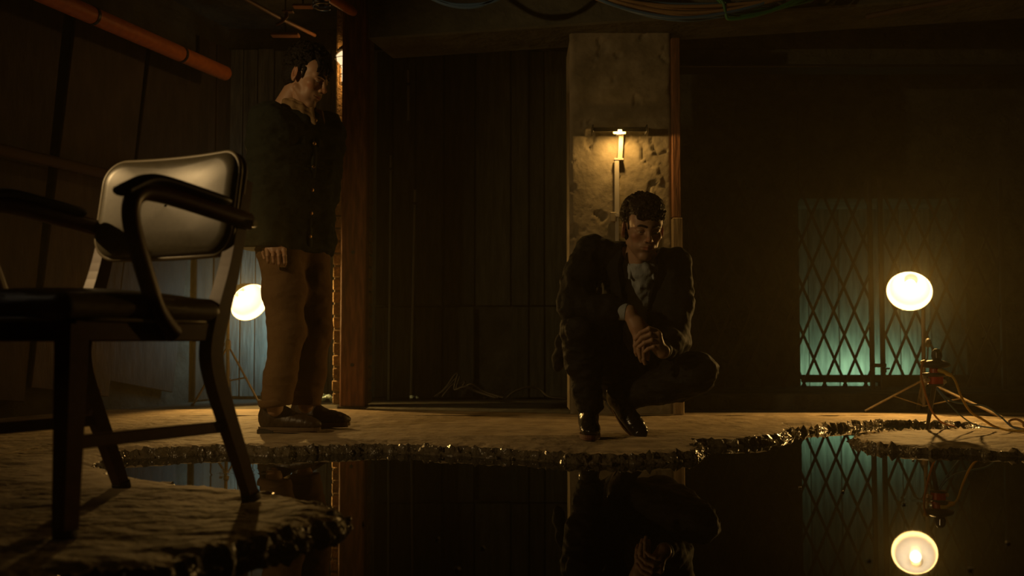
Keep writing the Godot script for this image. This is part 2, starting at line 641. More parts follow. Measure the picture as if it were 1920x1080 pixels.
# ---------------------------------------------------------------- floor and water
func water_outline() -> PackedVector2Array:
	var px := [[165, 868], [185, 852], [215, 842], [250, 838], [340, 832], [430, 830], [520, 834], [620, 830], [700, 826], [800, 829], [900, 833], [1000, 839], [1080, 845], [1200, 845], [1290, 840], [1297, 818], [1380, 817], [1445, 812], [1480, 797], [1560, 788], [1640, 782], [1740, 784], [1800, 788], [1850, 790], [1852, 795], [1800, 797], [1730, 799], [1660, 802], [1612, 808], [1601, 813], [1640, 822], [1700, 828], [1800, 832], [1920, 836], [2060, 842], [2400, 870]]
	var out := PackedVector2Array()
	for p in px:
		var g := G(p[0], p[1])
		out.append(Vector2(g.x, g.z))
	for w in [[3.4, -2.6], [3.3, -0.9], [2.0, -0.45], [0.2, -0.35], [-0.5, -0.7], [-0.8, -1.3]]:
		out.append(Vector2(w[0], w[1]))
	px = [[60, 1072], [180, 1060], [250, 1052], [320, 1044], [400, 1022], [460, 1004], [540, 982], [600, 966], [614, 950], [592, 936], [540, 926], [500, 919], [440, 913], [350, 906], [260, 897], [222, 887]]
	for p in px:
		var g := G(p[0], p[1])
		out.append(Vector2(g.x, g.z))
	return out

func make_floor() -> void:
	var poly := water_outline()
	var x0 := -1.75
	var x1 := 3.3
	var z0 := -5.45
	var z1 := -0.5
	# coarse signed distance (land positive)
	var cs := 0.05
	var cnx := int((x1 - x0) / cs) + 2
	var cnz := int((z1 - z0) / cs) + 2
	var coarse := PackedFloat32Array()
	coarse.resize(cnx * cnz)
	for j in cnz:
		for i in cnx:
			var p := Vector2(x0 + i * cs, z0 + j * cs)
			var best := 9.0
			for k in poly.size():
				var q := Geometry2D.get_closest_point_to_segment(p, poly[k], poly[(k + 1) % poly.size()])
				best = minf(best, p.distance_squared_to(q))
			best = sqrt(best)
			coarse[j * cnx + i] = -best if Geometry2D.is_point_in_polygon(p, poly) else best
	var n1 := FastNoiseLite.new()
	n1.seed = 5
	n1.frequency = 1.0
	n1.fractal_octaves = 4
	var cell := 0.013
	var nx := int((x1 - x0) / cell) + 1
	var nz := int((z1 - z0) / cell) + 1
	var hs := PackedFloat32Array()
	hs.resize(nx * nz)
	for j in nz:
		for i in nx:
			var x := x0 + i * cell
			var z := z0 + j * cell
			var u := (x - x0) / cs
			var v := (z - z0) / cs
			var a := int(u) + int(v) * cnx
			var fu := u - int(u)
			var fv := v - int(v)
			var s := lerpf(lerpf(coarse[a], coarse[a + 1], fu), lerpf(coarse[a + cnx], coarse[a + cnx + 1], fu), fv)
			s += 0.012 + 0.03 * n1.get_noise_2d(x * 4.0, z * 4.0) + 0.028 * n1.get_noise_2d(x * 16.0 + 40.0, z * 16.0)
			var h := 0.0
			if s > 0.0:
				h = minf(0.0, (s - 0.05) * 0.16 + 0.006 * n1.get_noise_2d(x * 30.0, z * 30.0))
				h += 0.008 * n1.get_noise_2d(x * 1.6, z * 3.5) + 0.0035 * n1.get_noise_2d(x * 7.0, z * 14.0) - 0.003
				if x > 1.3 and z > -4.98: h -= 0.012
			else:
				var w := -s * lerpf(1.5 if x < -0.35 else 1.0, 2.2, smoothstep(0.6, 1.1, x))
				h = lerpf(-0.008, -0.034, smoothstep(0.0, 0.03, w)) + lerpf(0.0, -0.1, smoothstep(0.045, 0.1, w)) + 0.016 * n1.get_noise_2d(x * 26.0, z * 26.0) + (0.004 if x > 1.3 and z > -4.98 else 0.012) * n1.get_noise_2d(x * 75.0, z * 75.0)
			hs[j * nx + i] = h
	var dry := begin()
	var wet := begin()
	dry.set_smooth_group(0)
	wet.set_smooth_group(0)
	for j in nz - 1:
		for i in nx - 1:
			var a := Vector3(x0 + i * cell, hs[j * nx + i], z0 + j * cell)
			var b := Vector3(a.x + cell, hs[j * nx + i + 1], a.z)
			var c := Vector3(a.x + cell, hs[(j + 1) * nx + i + 1], a.z + cell)
			var d := Vector3(a.x, hs[(j + 1) * nx + i], a.z + cell)
			var low := minf(minf(a.y, b.y), minf(c.y, d.y))
			if maxf(maxf(a.y, b.y), maxf(c.y, d.y)) < -0.1: continue
			quad(wet if low < -0.0155 and not (a.x > 1.3 and low > -0.03) else dry, a, d, c, b)
	var m := ArrayMesh.new()
	dry.generate_normals()
	wet.generate_normals()
	dry.commit(m)
	wet.commit(m)
	m.surface_set_material(0, M.slab)
	m.surface_set_material(1, M.wet)
	var fl := structure("floor", m, null, "broken concrete slab with wet ragged edges round the water")
	# slab beyond the broken part, and the sunken bed under the water
	var st := begin()
	add_box(st, Vector3(-3.475, -0.16, -1.35), Vector3(1.725, 0.158, 4.1), Basis(), 0.001)
	add_box(st, Vector3(4.245, -0.16, -1.35), Vector3(0.955, 0.158, 4.1), Basis(), 0.001)
	add_box(st, Vector3(0.8, -0.16, 1.12), Vector3(2.55, 0.158, 1.63), Basis(), 0.001)
	# strip of slab between the broken part and its straight back edge
	var back := [Vector2(-3.2, -5.85), Vector2(-0.85, -5.96), Vector2(0.35, -5.57), Vector2(1.0, -5.64), Vector2(5.2, -5.64)]
	for k in back.size() - 1:
		var p: Vector2 = back[k]
		var q: Vector2 = back[k + 1]
		quad(st, Vector3(p.x, -0.002, -5.44), Vector3(q.x, -0.002, -5.44), Vector3(q.x, -0.002, q.y), Vector3(p.x, -0.002, p.y))
		quad(st, Vector3(p.x, -0.002, p.y), Vector3(q.x, -0.002, q.y), Vector3(q.x, -0.06, q.y), Vector3(p.x, -0.06, p.y))
	part("slab", done(st), M.slab, fl)
	part("sunken_floor", box_mesh(Vector3(0, -0.06, -6.8), Vector3(5.2, 0.05, 1.3), Basis(), 0.001), M.dark_concrete, fl)
	part("bed", box_mesh(Vector3(1.0, -0.22, -2.8), Vector3(2.75, 0.06, 2.65)), M.wet, fl)
	# water
	var wst := begin()
	wst.set_smooth_group(0)
	var wc := 0.022
	var wx0 := -1.5
	var wz0 := -5.3
	var wnx := int(5.1 / wc)
	var wnz := int(5.1 / wc)
	var rip := [[G(455, 885, WATER_Y), 0.16], [G(440, 1050, WATER_Y), 0.12], [G(1730, 940, WATER_Y), 0.07]]
	var wy := PackedFloat32Array()
	wy.resize((wnx + 1) * (wnz + 1))
	for j in wnz + 1:
		for i in wnx + 1:
			var x := wx0 + i * wc
			var z := wz0 + j * wc
			var mask := 0.0
			for r in rip:
				mask = maxf(mask, 1.0 - smoothstep(0.3, 1.0, Vector2(x - r[0].x, z - r[0].z).length() / r[1]))
			wy[j * (wnx + 1) + i] = WATER_Y + (0.0006 * mask + 0.000004) * n1.get_noise_2d(x * 14.0, z * 14.0)
	for j in wnz:
		for i in wnx:
			var a := Vector3(wx0 + i * wc, wy[j * (wnx + 1) + i], wz0 + j * wc)
			var b := Vector3(a.x + wc, wy[j * (wnx + 1) + i + 1], a.z)
			var c := Vector3(a.x + wc, wy[(j + 1) * (wnx + 1) + i + 1], a.z + wc)
			var d := Vector3(a.x, wy[(j + 1) * (wnx + 1) + i], a.z + wc)
			quad(wst, a, d, c, b)
	tag(part("water", done(wst), M.water), "still black water filling the broken floor and mirroring the lamps", "water", "", "stuff")

# ---------------------------------------------------------------- walls
func make_walls() -> void:
	# back wall: concrete behind, upright boards in front, an opening behind the gate
	var bz := -7.1
	var ox0 := P(1500, 600, 7.1).x
	var ox1 := P(1812, 600, 7.1).x
	var otop := P(1600, 372, 7.1).y
	var st := begin()
	add_box(st, Vector3((-2.6 + ox0) / 2, 1.25, bz - 0.1), Vector3((ox0 + 2.6) / 2, 1.35, 0.1))
	add_box(st, Vector3((ox1 + 5.0) / 2, 1.25, bz - 0.1), Vector3((5.0 - ox1) / 2, 1.35, 0.1))
	add_box(st, Vector3((ox0 + ox1) / 2, (otop + 2.6) / 2, bz - 0.1), Vector3((ox1 - ox0) / 2, (2.6 - otop) / 2, 0.1))
	var wb := structure("wall_back", done(st), M.dark_concrete)
	var rng := RandomNumberGenerator.new()
	rng.seed = 2
	# narrow boards on the left
	var x := -2.1
	var xe := P(700, 600, 7.1).x
	var i := 0
	while x < xe:
		var w := rng.randf_range(0.1, 0.15)
		var z := bz + 0.012 + rng.randf_range(0.0, 0.012)
		var y0 := rng.randf_range(0.0, 0.012)
		part("plank", box_mesh(Vector3(x + w / 2, 1.2 + y0, z), Vector3(w / 2 - 0.003, 1.2, 0.012), Basis(Vector3(0, 0, 1), rng.randf_range(-0.002, 0.002)), 0.005), M.plank[rng.randi() % 3], wb)
		x += w
		i += 1
	# wide sheets behind the middle; the lower row stands proud
	var cuts := [700, 733, 776, 830, 890, 958, 992, 1022, 1066, 1120]
	for k in cuts.size() - 1:
		var a := P(cuts[k], 600, 7.0).x
		var b := P(cuts[k + 1], 600, 7.0).x
		var split := P(900, 574, 7.0).y
		part("panel", box_mesh(Vector3((a + b) / 2, (split + 2.4) / 2, bz + 0.02 + 0.012 * (k % 3)), Vector3((b - a) / 2 - 0.004, (2.4 - split) / 2 - 0.006, 0.012), Basis(), 0.004), M.panel[(k * 2) % 3], wb)
		if cuts[k] == 890: continue
		part("panel", box_mesh(Vector3((a + b) / 2, split / 2, bz + 0.05 + 0.01 * (k % 2)), Vector3((b - a) / 2 - 0.005, split / 2 - 0.004, 0.014), Basis(), 0.004), M.panel[(k + 1) % 3], wb)
	# niche behind the gate opening
	var ns := begin()
	add_box(ns, Vector3(ox0 - 0.03, otop / 2, bz - 0.45), Vector3(0.03, otop / 2 + 0.1, 0.25))
	add_box(ns, Vector3(ox1 + 0.03, otop / 2, bz - 0.45), Vector3(0.03, otop / 2 + 0.1, 0.25))
	add_box(ns, Vector3((ox0 + ox1) / 2, otop + 0.05, bz - 0.45), Vector3((ox1 - ox0) / 2, 0.05, 0.25))
	part("niche", done(ns), M.dark_concrete, wb)
	var nw := (ox1 - ox0) / 5.0
	for k in 5:
		part("niche_panel", box_mesh(Vector3(ox0 + nw * (k + 0.5), otop / 2 + 0.05, bz - 0.6 - 0.006 * (k % 2)), Vector3(nw / 2 - 0.003, otop / 2 + 0.06, 0.012), Basis(), 0.004), M.plank[2 - k % 2], wb)
	# low steel sill across the opening, open underneath on one side
	var sill := thing("steel_sill", "low dark steel sill across the opening behind the folding gate", "sill", Vector3((ox0 + ox1) / 2, 0.08, bz + 0.03))
	var sy0 := P(1600, 717, 7.05).y
	var sy1 := P(1600, 703, 7.05).y
	part("rail", box_mesh(Vector3((ox0 + ox1) / 2, (sy0 + sy1) / 2, bz + 0.03), Vector3((ox1 - ox0) / 2, (sy1 - sy0) / 2, 0.03)), M.dark_steel, sill)
	var mid := P(1645, 700, 7.05).x
	part("block", box_mesh(Vector3((mid + ox1) / 2, (sy0 + 0.06) / 2, bz + 0.03), Vector3((ox1 - mid) / 2, (sy0 - 0.06) / 2 + 0.01, 0.028)), M.dark_steel, sill)
	# cool tube on the floor of the niche
	var tl := thing("floor_tube_lamp", "teal fluorescent tube lying behind the steel sill and lighting the niche", "lamp", Vector3((ox0 + ox1) / 2, 0.08, bz - 0.40))
	var ty := (sy0 + sy1) / 2 + 0.002
	part("batten", box_mesh(Vector3((ox0 + ox1) / 2, ty - 0.025, bz - 0.40), Vector3(0.42, 0.012, 0.02)), M.white_paint, tl)
	var glow := mat(Color(0.6, 0.9, 0.85), 0.4)
	glow.emission_enabled = true
	glow.emission = M.teal
	glow.emission_energy_multiplier = 0.6
	part("tube", tube_mesh([Vector3((ox0 + ox1) / 2 - 0.4, ty, bz - 0.40), Vector3((ox0 + ox1) / 2 + 0.4, ty, bz - 0.40)], 0.008, 10), glow, tl)
	var al := AreaLight3D.new()
	al.name = "tube_light"
	al.area_size = Vector2(0.8, 0.02)
	al.light_color = M.teal
	al.light_energy = M.power_teal_gate
	al.area_range = 12.0
	al.area_attenuation = 2.0
	al.shadow_enabled = true
	add_child(al)
	al.position = Vector3((ox0 + ox1) / 2, ty + 0.012, bz - 0.40)
	al.rotation = Vector3(deg_to_rad(25), 0, 0)      # faces -z turned upwards
	# raised kerb that carries the gate
	structure("trim_1", box_mesh(Vector3(2.85, 0.03, -6.56), Vector3(2.25, 0.05, 0.56), Basis(), 0.008), M.dark_concrete, "low dark concrete kerb under the folding gate")
	# left wall, running askew, with leaning sheets
	var c := P(428, 600, 7.1)
	c.y = 0
	var dir := Vector3(-0.324, 0, 1.0).normalized()
	var nrm := Vector3(dir.z, 0, -dir.x)
	var wb2 := Basis(dir, Vector3.UP, nrm)       # x along the wall towards the camera, z into the room
	wb2.z = dir.cross(Vector3.UP)
	if wb2.z.x < 0: wb2.z = -wb2.z
	var wl := structure("wall_left", box_mesh(c + dir * 5.1 - wb2.z * 0.12 + Vector3(0, 1.25, 0), Vector3(5.3, 1.35, 0.1), Basis(dir, Vector3.UP, dir.cross(Vector3.UP)), 0.002), M.dark_concrete)
	# narrow boards next to the corner
	var run := 0.0
	for k in 4:
		var w := 0.09 + 0.02 * (k % 2)
		part("plank", box_mesh(c + dir * (run + w / 2) + wb2.z * (0.0 + 0.008 * (k % 2)) + Vector3(0, 1.2, 0), Vector3(w / 2 - 0.004, 1.2, 0.012), Basis(dir, Vector3.UP, dir.cross(Vector3.UP)), 0.004), M.sheet[k % 3], wl)
		run += w
	for k in 6:
		var w := 0.62
		var lean := Basis(wb2.z, deg_to_rad(-9.0 + 1.5 * (k % 3)))
		var b3 := lean * Basis(dir, Vector3.UP, dir.cross(Vector3.UP))
		part("panel", box_mesh(c + dir * (run + w * 0.62) + wb2.z * (0.03 + 0.02 * (k % 2)) + Vector3(0, 1.15, 0), Vector3(w / 2 - 0.012, 1.05, 0.01), b3, 0.004), M.sheet[(k + 1) % 3], wl)
		run += w + 0.02
	# the walls outside the frame
	structure("wall_right", box_mesh(Vector3(5.1, 1.25, -2.8), Vector3(0.1, 1.35, 5.6)), M.dark_concrete)
	structure("wall_front", box_mesh(Vector3(0, 1.25, 2.8), Vector3(5.2, 1.35, 0.1)), M.dark_concrete)
	structure("wall_far", box_mesh(Vector3(3.0, 1.25, -7.95), Vector3(2.1, 1.35, 0.1)), M.dark_concrete)
	# ledge rail on the left wall
	var rail := thing("wall_rail", "dull red brown steel rail fixed across the leaning sheets", "rail", c + dir * 2.0)
	var r0 := c + dir * 0.75 + wb2.z * 0.12
	var r1 := c + dir * 3.4 + wb2.z * 0.12
	part("channel", tube_mesh(spline([r0 + Vector3(0, 1.20, 0), r0 + dir * 0.3 + Vector3(0, 1.30, 0), r0 + dir * 0.7 + Vector3(0, 1.32, 0), r1 + Vector3(0, 1.32, 0)], 6), 0.03, 8), M.rail_brown, rail)
	for t in [0.8, 1.8]:
		part("bracket", box_mesh(r0 + dir * t + Vector3(0, 1.32, 0) - wb2.z * 0.07, Vector3(0.02, 0.02, 0.07), Basis(dir, Vector3.UP, dir.cross(Vector3.UP))), M.dark_steel, rail)

# ---------------------------------------------------------------- ceiling, beams, pipes, cables
func make_ceiling() -> void:
	structure("ceiling", box_mesh(Vector3(0, 2.62, -2.6), Vector3(5.2, 0.06, 5.6)), M.dark_concrete)
	# cross beam over the column
	var under := P(1150, 62, 5.5).y
	var a := P(690, 70, 5.62)
	var b := P(1700, 10, 5.0)
	var d := (Vector3(b.x, 0, b.z) - Vector3(a.x, 0, a.z)).normalized()
	var bb := Basis(d, Vector3.UP, d.cross(Vector3.UP))
	var mid := Vector3((a.x + b.x) / 2, (under + 2.56) / 2, (a.z + b.z) / 2)
	var bm := thing("ceiling_beam", "grey concrete beam crossing under the ceiling above the column", "beam", Vector3(mid.x, under, mid.z))
	part("beam_body", box_mesh(Vector3(a.x, mid.y, a.z) + Vector3(-d.z, 0, d.x) * -0.2 + d * 2.2, Vector3(2.2, (2.56 - under) / 2, 0.2), bb, 0.01), M.concrete, bm)
	# joists towards the back on the right
	var j := thing("ceiling_joist", "dark steel joist over the folding gate", "joist", Vector3(2.6, 2.1, -6.2))
	part("web", box_mesh(Vector3(2.8, P(1600, 112, 6.2).y, -6.2), Vector3(2.2, 0.055, 0.05)), M.concrete, j)
	part("flange", box_mesh(Vector3(2.8, P(1600, 112, 6.2).y - 0.06, -6.2), Vector3(2.2, 0.008, 0.09)), M.dark_steel, j)
	# orange pipe along the left wall
	var op := thing("orange_pipe", "thick orange painted pipe with a capped end sloping along left wall", "pipe", P(425, 140, 6.6))
	var p0 := P(425, 139, 6.6)
	var p1 := P(70, -16, 4.95)
	var pd := (p1 - p0).normalized()
	part("pipe_body", tube_mesh([p0, p0 + pd * 0.008, p0 + pd * 0.02, p1, p1 + pd * 1.2], [0.03, 0.042, 0.047, 0.047, 0.047], 16), M.orange_paint, op)
	part("bolt", tube_mesh([p0 + pd * 0.12 + Vector3(0.01, 0.01, 0.045), p0 + pd * 0.12 + Vector3(0.012, 0.012, 0.052)], 0.01, 8), M.dark_steel, op)
	for t in [0.5, 1.3]:
		part("strap", tube_mesh([p0 + pd * t, p0 + pd * (t + 0.02)], 0.051, 16), M.dark_steel, op)
		part("hanger", tube_mesh([p0 + pd * t, p0 + pd * t + Vector3(-0.12, 0.1, -0.05)], 0.008, 6), M.dark_steel, op)
	# thin conduit with its clip
	var cd := thing("ceiling_conduit", "thin brown conduit slanting below the ceiling from a hook", "conduit", P(500, 30, 5.3))
	part("conduit_run", tube_mesh([P(440, -14, 4.9), P(527, 35, 5.6), P(590, 66, 6.3)], 0.011, 8), M.rust_pipe, cd)
	part("hook", tube_mesh(spline([P(537, 20, 5.6), P(538, 30, 5.6), P(532, 37, 5.6), P(527, 42, 5.6), P(518, 46, 5.6)], 4), 0.009, 6), M.rust_pipe, cd)
	part("hook_plate", box_mesh(P(540, 22, 5.6), Vector3(0.03, 0.004, 0.02)), M.rust_pipe, cd)
	# small rusty angle bars
	var ab := thing("rust_bar", "short rusty flat bar under the ceiling over the standing man", "bar", P(535, 66, 6.2))
	part("bar", box_mesh(P(535, 66, 6.2), Vector3(0.085, 0.009, 0.03)), M.rust_pipe, ab)
	part("rod", tube_mesh([P(535, 66, 6.2), P(535, 66, 6.2) + Vector3(0, 0.35, 0)], 0.006, 6), M.dark_steel, ab)
	var ab2 := thing("rust_bar", "rusty flat bar beside the coiled flexible conduit at the ceiling", "bar", P(568, 12, 6.2))
	part("bar", box_mesh(P(568, 12, 6.2), Vector3(0.06, 0.008, 0.03)), M.rust_pipe, ab2)
	part("rod", tube_mesh([P(568, 12, 6.2), P(568, 12, 6.2) + Vector3(0, 0.2, 0)], 0.006, 6), M.dark_steel, ab2)
	# coiled flexible conduit with shiny turns
	var co := thing("coiled_conduit", "shiny coiled flexible metal conduit hanging from the ceiling", "conduit", P(606, 0, 5.2))
	var pts := []
	for k in 121:
		var t := k / 120.0
		var ang := t * TAU * 6.0
		pts.append(P(603, -30 + 46 * t, 5.2) + Vector3(cos(ang) * 0.042, 0, sin(ang) * 0.042))
	part("coil", tube_mesh(pts, 0.0055, 6), M.chrome, co)
	part("stem", tube_mesh([P(603, -60, 5.2), P(603, 14, 5.2)], 0.014, 8), M.dark_steel, co)
	# second orange pipe end
	var o2 := thing("short_orange_pipe", "short orange brown pipe end dropping from the ceiling next to the coil", "pipe", P(650, 20, 5.5))
	part("pipe_body", tube_mesh([P(590, -22, 5.2), P(656, 18, 5.6), P(663, 23, 5.65)], [0.028, 0.028, 0.022], 12), M.orange_paint, o2)
	# far right streak of pipe
	var o3 := thing("thin_brown_pipe", "thin dull brown pipe rising to the ceiling beyond the green cables", "pipe", P(1690, 20, 5.0))
	part("pipe_body", tube_mesh([P(1625, 31, 4.7), P(1690, 18, 4.6), P(1770, 4, 4.45), P(1850, -14, 4.3)], 0.012, 8), M.rail_brown, o3)
	# bundle of hanging cables
	var spec := [[1128, 1290, 1462, 38, "blue"], [1122, 1286, 1458, 33, "blue"], [1134, 1300, 1470, 35, "blue"], [1118, 1276, 1450, 28, "tan"], [1140, 1296, 1464, 24, "tan"], [1146, 1290, 1474, 20, "blue"], [1150, 1302, 1470, 16, "tan"], [1156, 1296, 1466, 12, "tan"], [1160, 1310, 1478, 8, "blue"], [1350, 1372, 1500, 36, "green"], [1344, 1380, 1512, 31, "green"], [1352, 1388, 1520, 26, "green"], [1360, 1396, 1530, 20, "green"]]
	for s in spec:
		var m: StandardMaterial3D = {"blue": M.blue_cord, "tan": M.tan_cord, "green": M.green_cord}[s[4]]
		var z: float = 4.85 + 0.05 * (s[3] % 3)
		var pp := spline([P(s[0] - 60, -40, z + 0.1), P(s[0], -6 + s[3] * 0.12, z), P((s[0] + s[1]) / 2.0, s[3] * 0.72, z), P(s[1], s[3], z), P((s[1] + s[2]) / 2.0, s[3] * 0.66, z), P(s[2], -4, z), P(s[2] + 70, -40, z + 0.1)], 6)
		var lab: String = {"blue": "blue cable in the sagging bundle under the concrete beam", "tan": "tan cable in the sagging bundle under the concrete beam", "green": "green cable in the sagging bundle under the concrete beam"}[s[4]]
		tag(part("hanging_cable", tube_mesh(pp, 0.0085, 6), m), lab, "cable", s[4] + " cables hanging from the ceiling")
	for s in [[800, 880, 930, 14], [806, 884, 936, 9]]:
		tag(part("hanging_cable", tube_mesh(spline([P(s[0] - 50, -40, 4.9), P(s[0] + 20, 2, 4.9), P(s[1], s[3], 4.9), P(s[2], -2, 4.9), P(s[2] + 50, -40, 4.9)], 6), 0.009, 6), M.blue_cord), "blue cable drooping from the ceiling beside the timber post", "cable", "blue cables over the timber post")


# ---------------------------------------------------------------- plastered column with its lamp
func make_column() -> void:
	var z := -5.5
	var x0 := P(1069, 500, 5.5).x
	var x1 := P(1262, 500, 5.5).x
	var top := P(1150, 62, 5.5).y
	var col := thing("concrete_column", "square concrete column with cracked and flaking plaster behind the squatting man", "column", Vector3((x0 + x1) / 2, 0, z - 0.2))
	part("core", box_mesh(Vector3((x0 + x1) / 2, top / 2, z - 0.235), Vector3((x1 - x0) / 2 - 0.006, top / 2, 0.22), Basis(), 0.01), M.plaster, col)
	# plaster skin with chips broken out of it
	var n := FastNoiseLite.new()
	n.seed = 9
	n.frequency = 1.0
	n.fractal_octaves = 3
	var cell := 0.01
	var nx := int((x1 - x0) / cell)
	var ny := int(top / cell)
	var st := begin()
	st.set_smooth_group(0)
	var g := PackedFloat32Array()
	g.resize((nx + 1) * (ny + 1))
	for j in ny + 1:
		for i in nx + 1:
			var u := float(i) / nx
			var y := float(j) / ny * top
			var x := x0 + (x1 - x0) * u
			# chips crowd along the right-hand edge and around the lamp, cracks run from them
			var right := smoothstep(0.72, 0.98, u) * smoothstep(0.55, 0.85, y) * (1.0 - smoothstep(1.3, 1.5, y))
			var chip := n.get_noise_2d(x * 7.0, y * 5.0) + 0.75 * right
			var crack := absf(n.get_noise_2d(x * 5.0 + 30.0, y * 4.0))
			var h := -0.012 * smoothstep(0.36, 0.42, chip) - 0.006 * (1.0 - smoothstep(0.0, 0.03, crack)) * smoothstep(0.05, 0.25, n.get_noise_2d(x * 2.0 + 9.0, y * 2.0))
			h += 0.0035 * n.get_noise_2d(x * 3.0, y * 3.0 + 50.0) + 0.0015 * n.get_noise_2d(x * 24.0, y * 24.0)
			h -= 0.015 * pow(maxf(0.0, absf(u - 0.5) * 2.0 - 0.93) / 0.07, 2.0)
			g[j * (nx + 1) + i] = h
	for j in ny:
		for i in nx:
			var q := []
			for o in [[0, 0], [1, 0], [1, 1], [0, 1]]:
				q.append(Vector3(x0 + (x1 - x0) * (i + o[0]) / nx, top * (j + o[1]) / ny, z + g[(j + o[1]) * (nx + 1) + i + o[0]]))
			quad(st, q[0], q[1], q[2], q[3])
	part("plaster_face", done(st), M.plaster, col)
	# wooden batten at its right edge
	var bx0 := P(1263, 600, 5.45).x
	var bx1 := P(1282, 600, 5.45).x
	var bt := thing("wooden_batten", "pale upright wooden batten against the right edge of the column", "batten", Vector3((bx0 + bx1) / 2, 0, -5.47))
	part("lower_piece", box_mesh(Vector3((bx0 + bx1) / 2, 0.52, -5.48), Vector3((bx1 - bx0) / 2, 0.52, 0.03), Basis(), 0.004), M.batten, bt)
	part("upper_piece", box_mesh(Vector3((bx0 + bx1) / 2, 1.53, -5.5), Vector3((bx1 - bx0) / 2 - 0.004, 0.485, 0.026), Basis(), 0.004), M.timber, bt)
	# strip lamp
	var f := z + 0.01
	var lc := P(1162, 245, 5.40)
	var lamp := thing("strip_lamp", "slim wall lamp with a wide dark hood glowing in its middle on the column", "lamp", Vector3(lc.x, lc.y, z))
	var hw := 0.142
	var st2 := begin()
	# hood: a bent sheet with thickness, sloping down to the front
	var prof := [Vector2(-0.085, 0.03), Vector2(-0.07, 0.034), Vector2(0.0, 0.014), Vector2(0.012, -0.006), Vector2(0.008, -0.007), Vector2(-0.004, 0.009), Vector2(-0.07, 0.028), Vector2(-0.085, 0.024)]
	for k in prof.size():
		var a: Vector2 = prof[k]
		var b: Vector2 = prof[(k + 1) % prof.size()]
		quad(st2, lc + Vector3(-hw, a.y, a.x), lc + Vector3(-hw, b.y, b.x), lc + Vector3(hw, b.y, b.x), lc + Vector3(hw, a.y, a.x))
	for s in [-1.0, 1.0]:
		add_box(st2, lc + Vector3(s * hw, 0.01, -0.035), Vector3(0.003, 0.02, 0.05), Basis(), 0.001)
	part("hood", done(st2), M.dark_steel, lamp)
	var glow := mat(Color(0.9, 0.8, 0.6), 0.4)
	glow.emission_enabled = true
	glow.emission = Color(1.0, 0.8, 0.5)
	glow.emission_energy_multiplier = 6.0
	part("bulb", tube_mesh([lc + Vector3(-0.014, -0.006, 0.0), lc + Vector3(-0.01, -0.006, 0.0), lc + Vector3(0.01, -0.006, 0.0), lc + Vector3(0.014, -0.006, 0.0)], [0.006, 0.013, 0.013, 0.006], 12), glow, lamp)
	part("socket", box_mesh(lc + Vector3(0.0, -0.006, -0.02), Vector3(0.036, 0.009, 0.007), Basis(), 0.003), M.switch, lamp)
	part("arm", box_mesh(lc + Vector3(0.0, 0.0, -0.055), Vector3(0.012, 0.01, 0.045)), M.white_paint, lamp)
	var ol := OmniLight3D.new()
	ol.name = "strip_lamp_light"
	ol.light_color = M.warm
	ol.light_energy = M.power_column
	ol.light_size = 0.012
	ol.omni_range = 14.0
	ol.omni_attenuation = 2.0
	ol.shadow_enabled = true
	add_child(ol)
	ol.position = lc + Vector3(0, -0.006, 0.0)
	# cable trunking below it
	var tr := thing("cable_trunking", "white cable trunking with a sideways jog below the strip lamp", "trunking", P(1156, 405, 5.47))
	var zz := f + 0.012
	var a0 := P(1161, 252, -zz)
	var a1 := P(1166, 298, -zz)
	var b0 := P(1157, 298, -zz)
	var b1 := P(1156, 408, -zz)
	part("channel", box_mesh((a0 + a1) / 2, Vector3(0.0125, (a0.y - a1.y) / 2, 0.01), Basis(Vector3(0, 0, 1), -0.06), 0.002), M.white_paint, tr)
	part("channel", box_mesh(P(1160, 299, -zz), Vector3(0.026, 0.006, 0.012), Basis(), 0.002), M.white_paint, tr)
	part("channel", box_mesh((b0 + b1) / 2, Vector3(0.0125, (b0.y - b1.y) / 2, 0.01), Basis(), 0.002), M.white_paint, tr)
	part("channel", box_mesh(P(1157, 440, -zz), Vector3(0.009, 0.09, 0.008), Basis(), 0.002), M.white_paint, tr)
	part("switch_box", box_mesh(P(1150, 407, -zz), Vector3(0.018, 0.026, 0.012)), M.switch, tr)
	part("switch_knob", tube_mesh([P(1156, 404, -zz) + Vector3(0, 0, 0.008), P(1156, 404, -zz) + Vector3(0, 0, 0.024)], 0.009, 10), M.white_paint, tr)

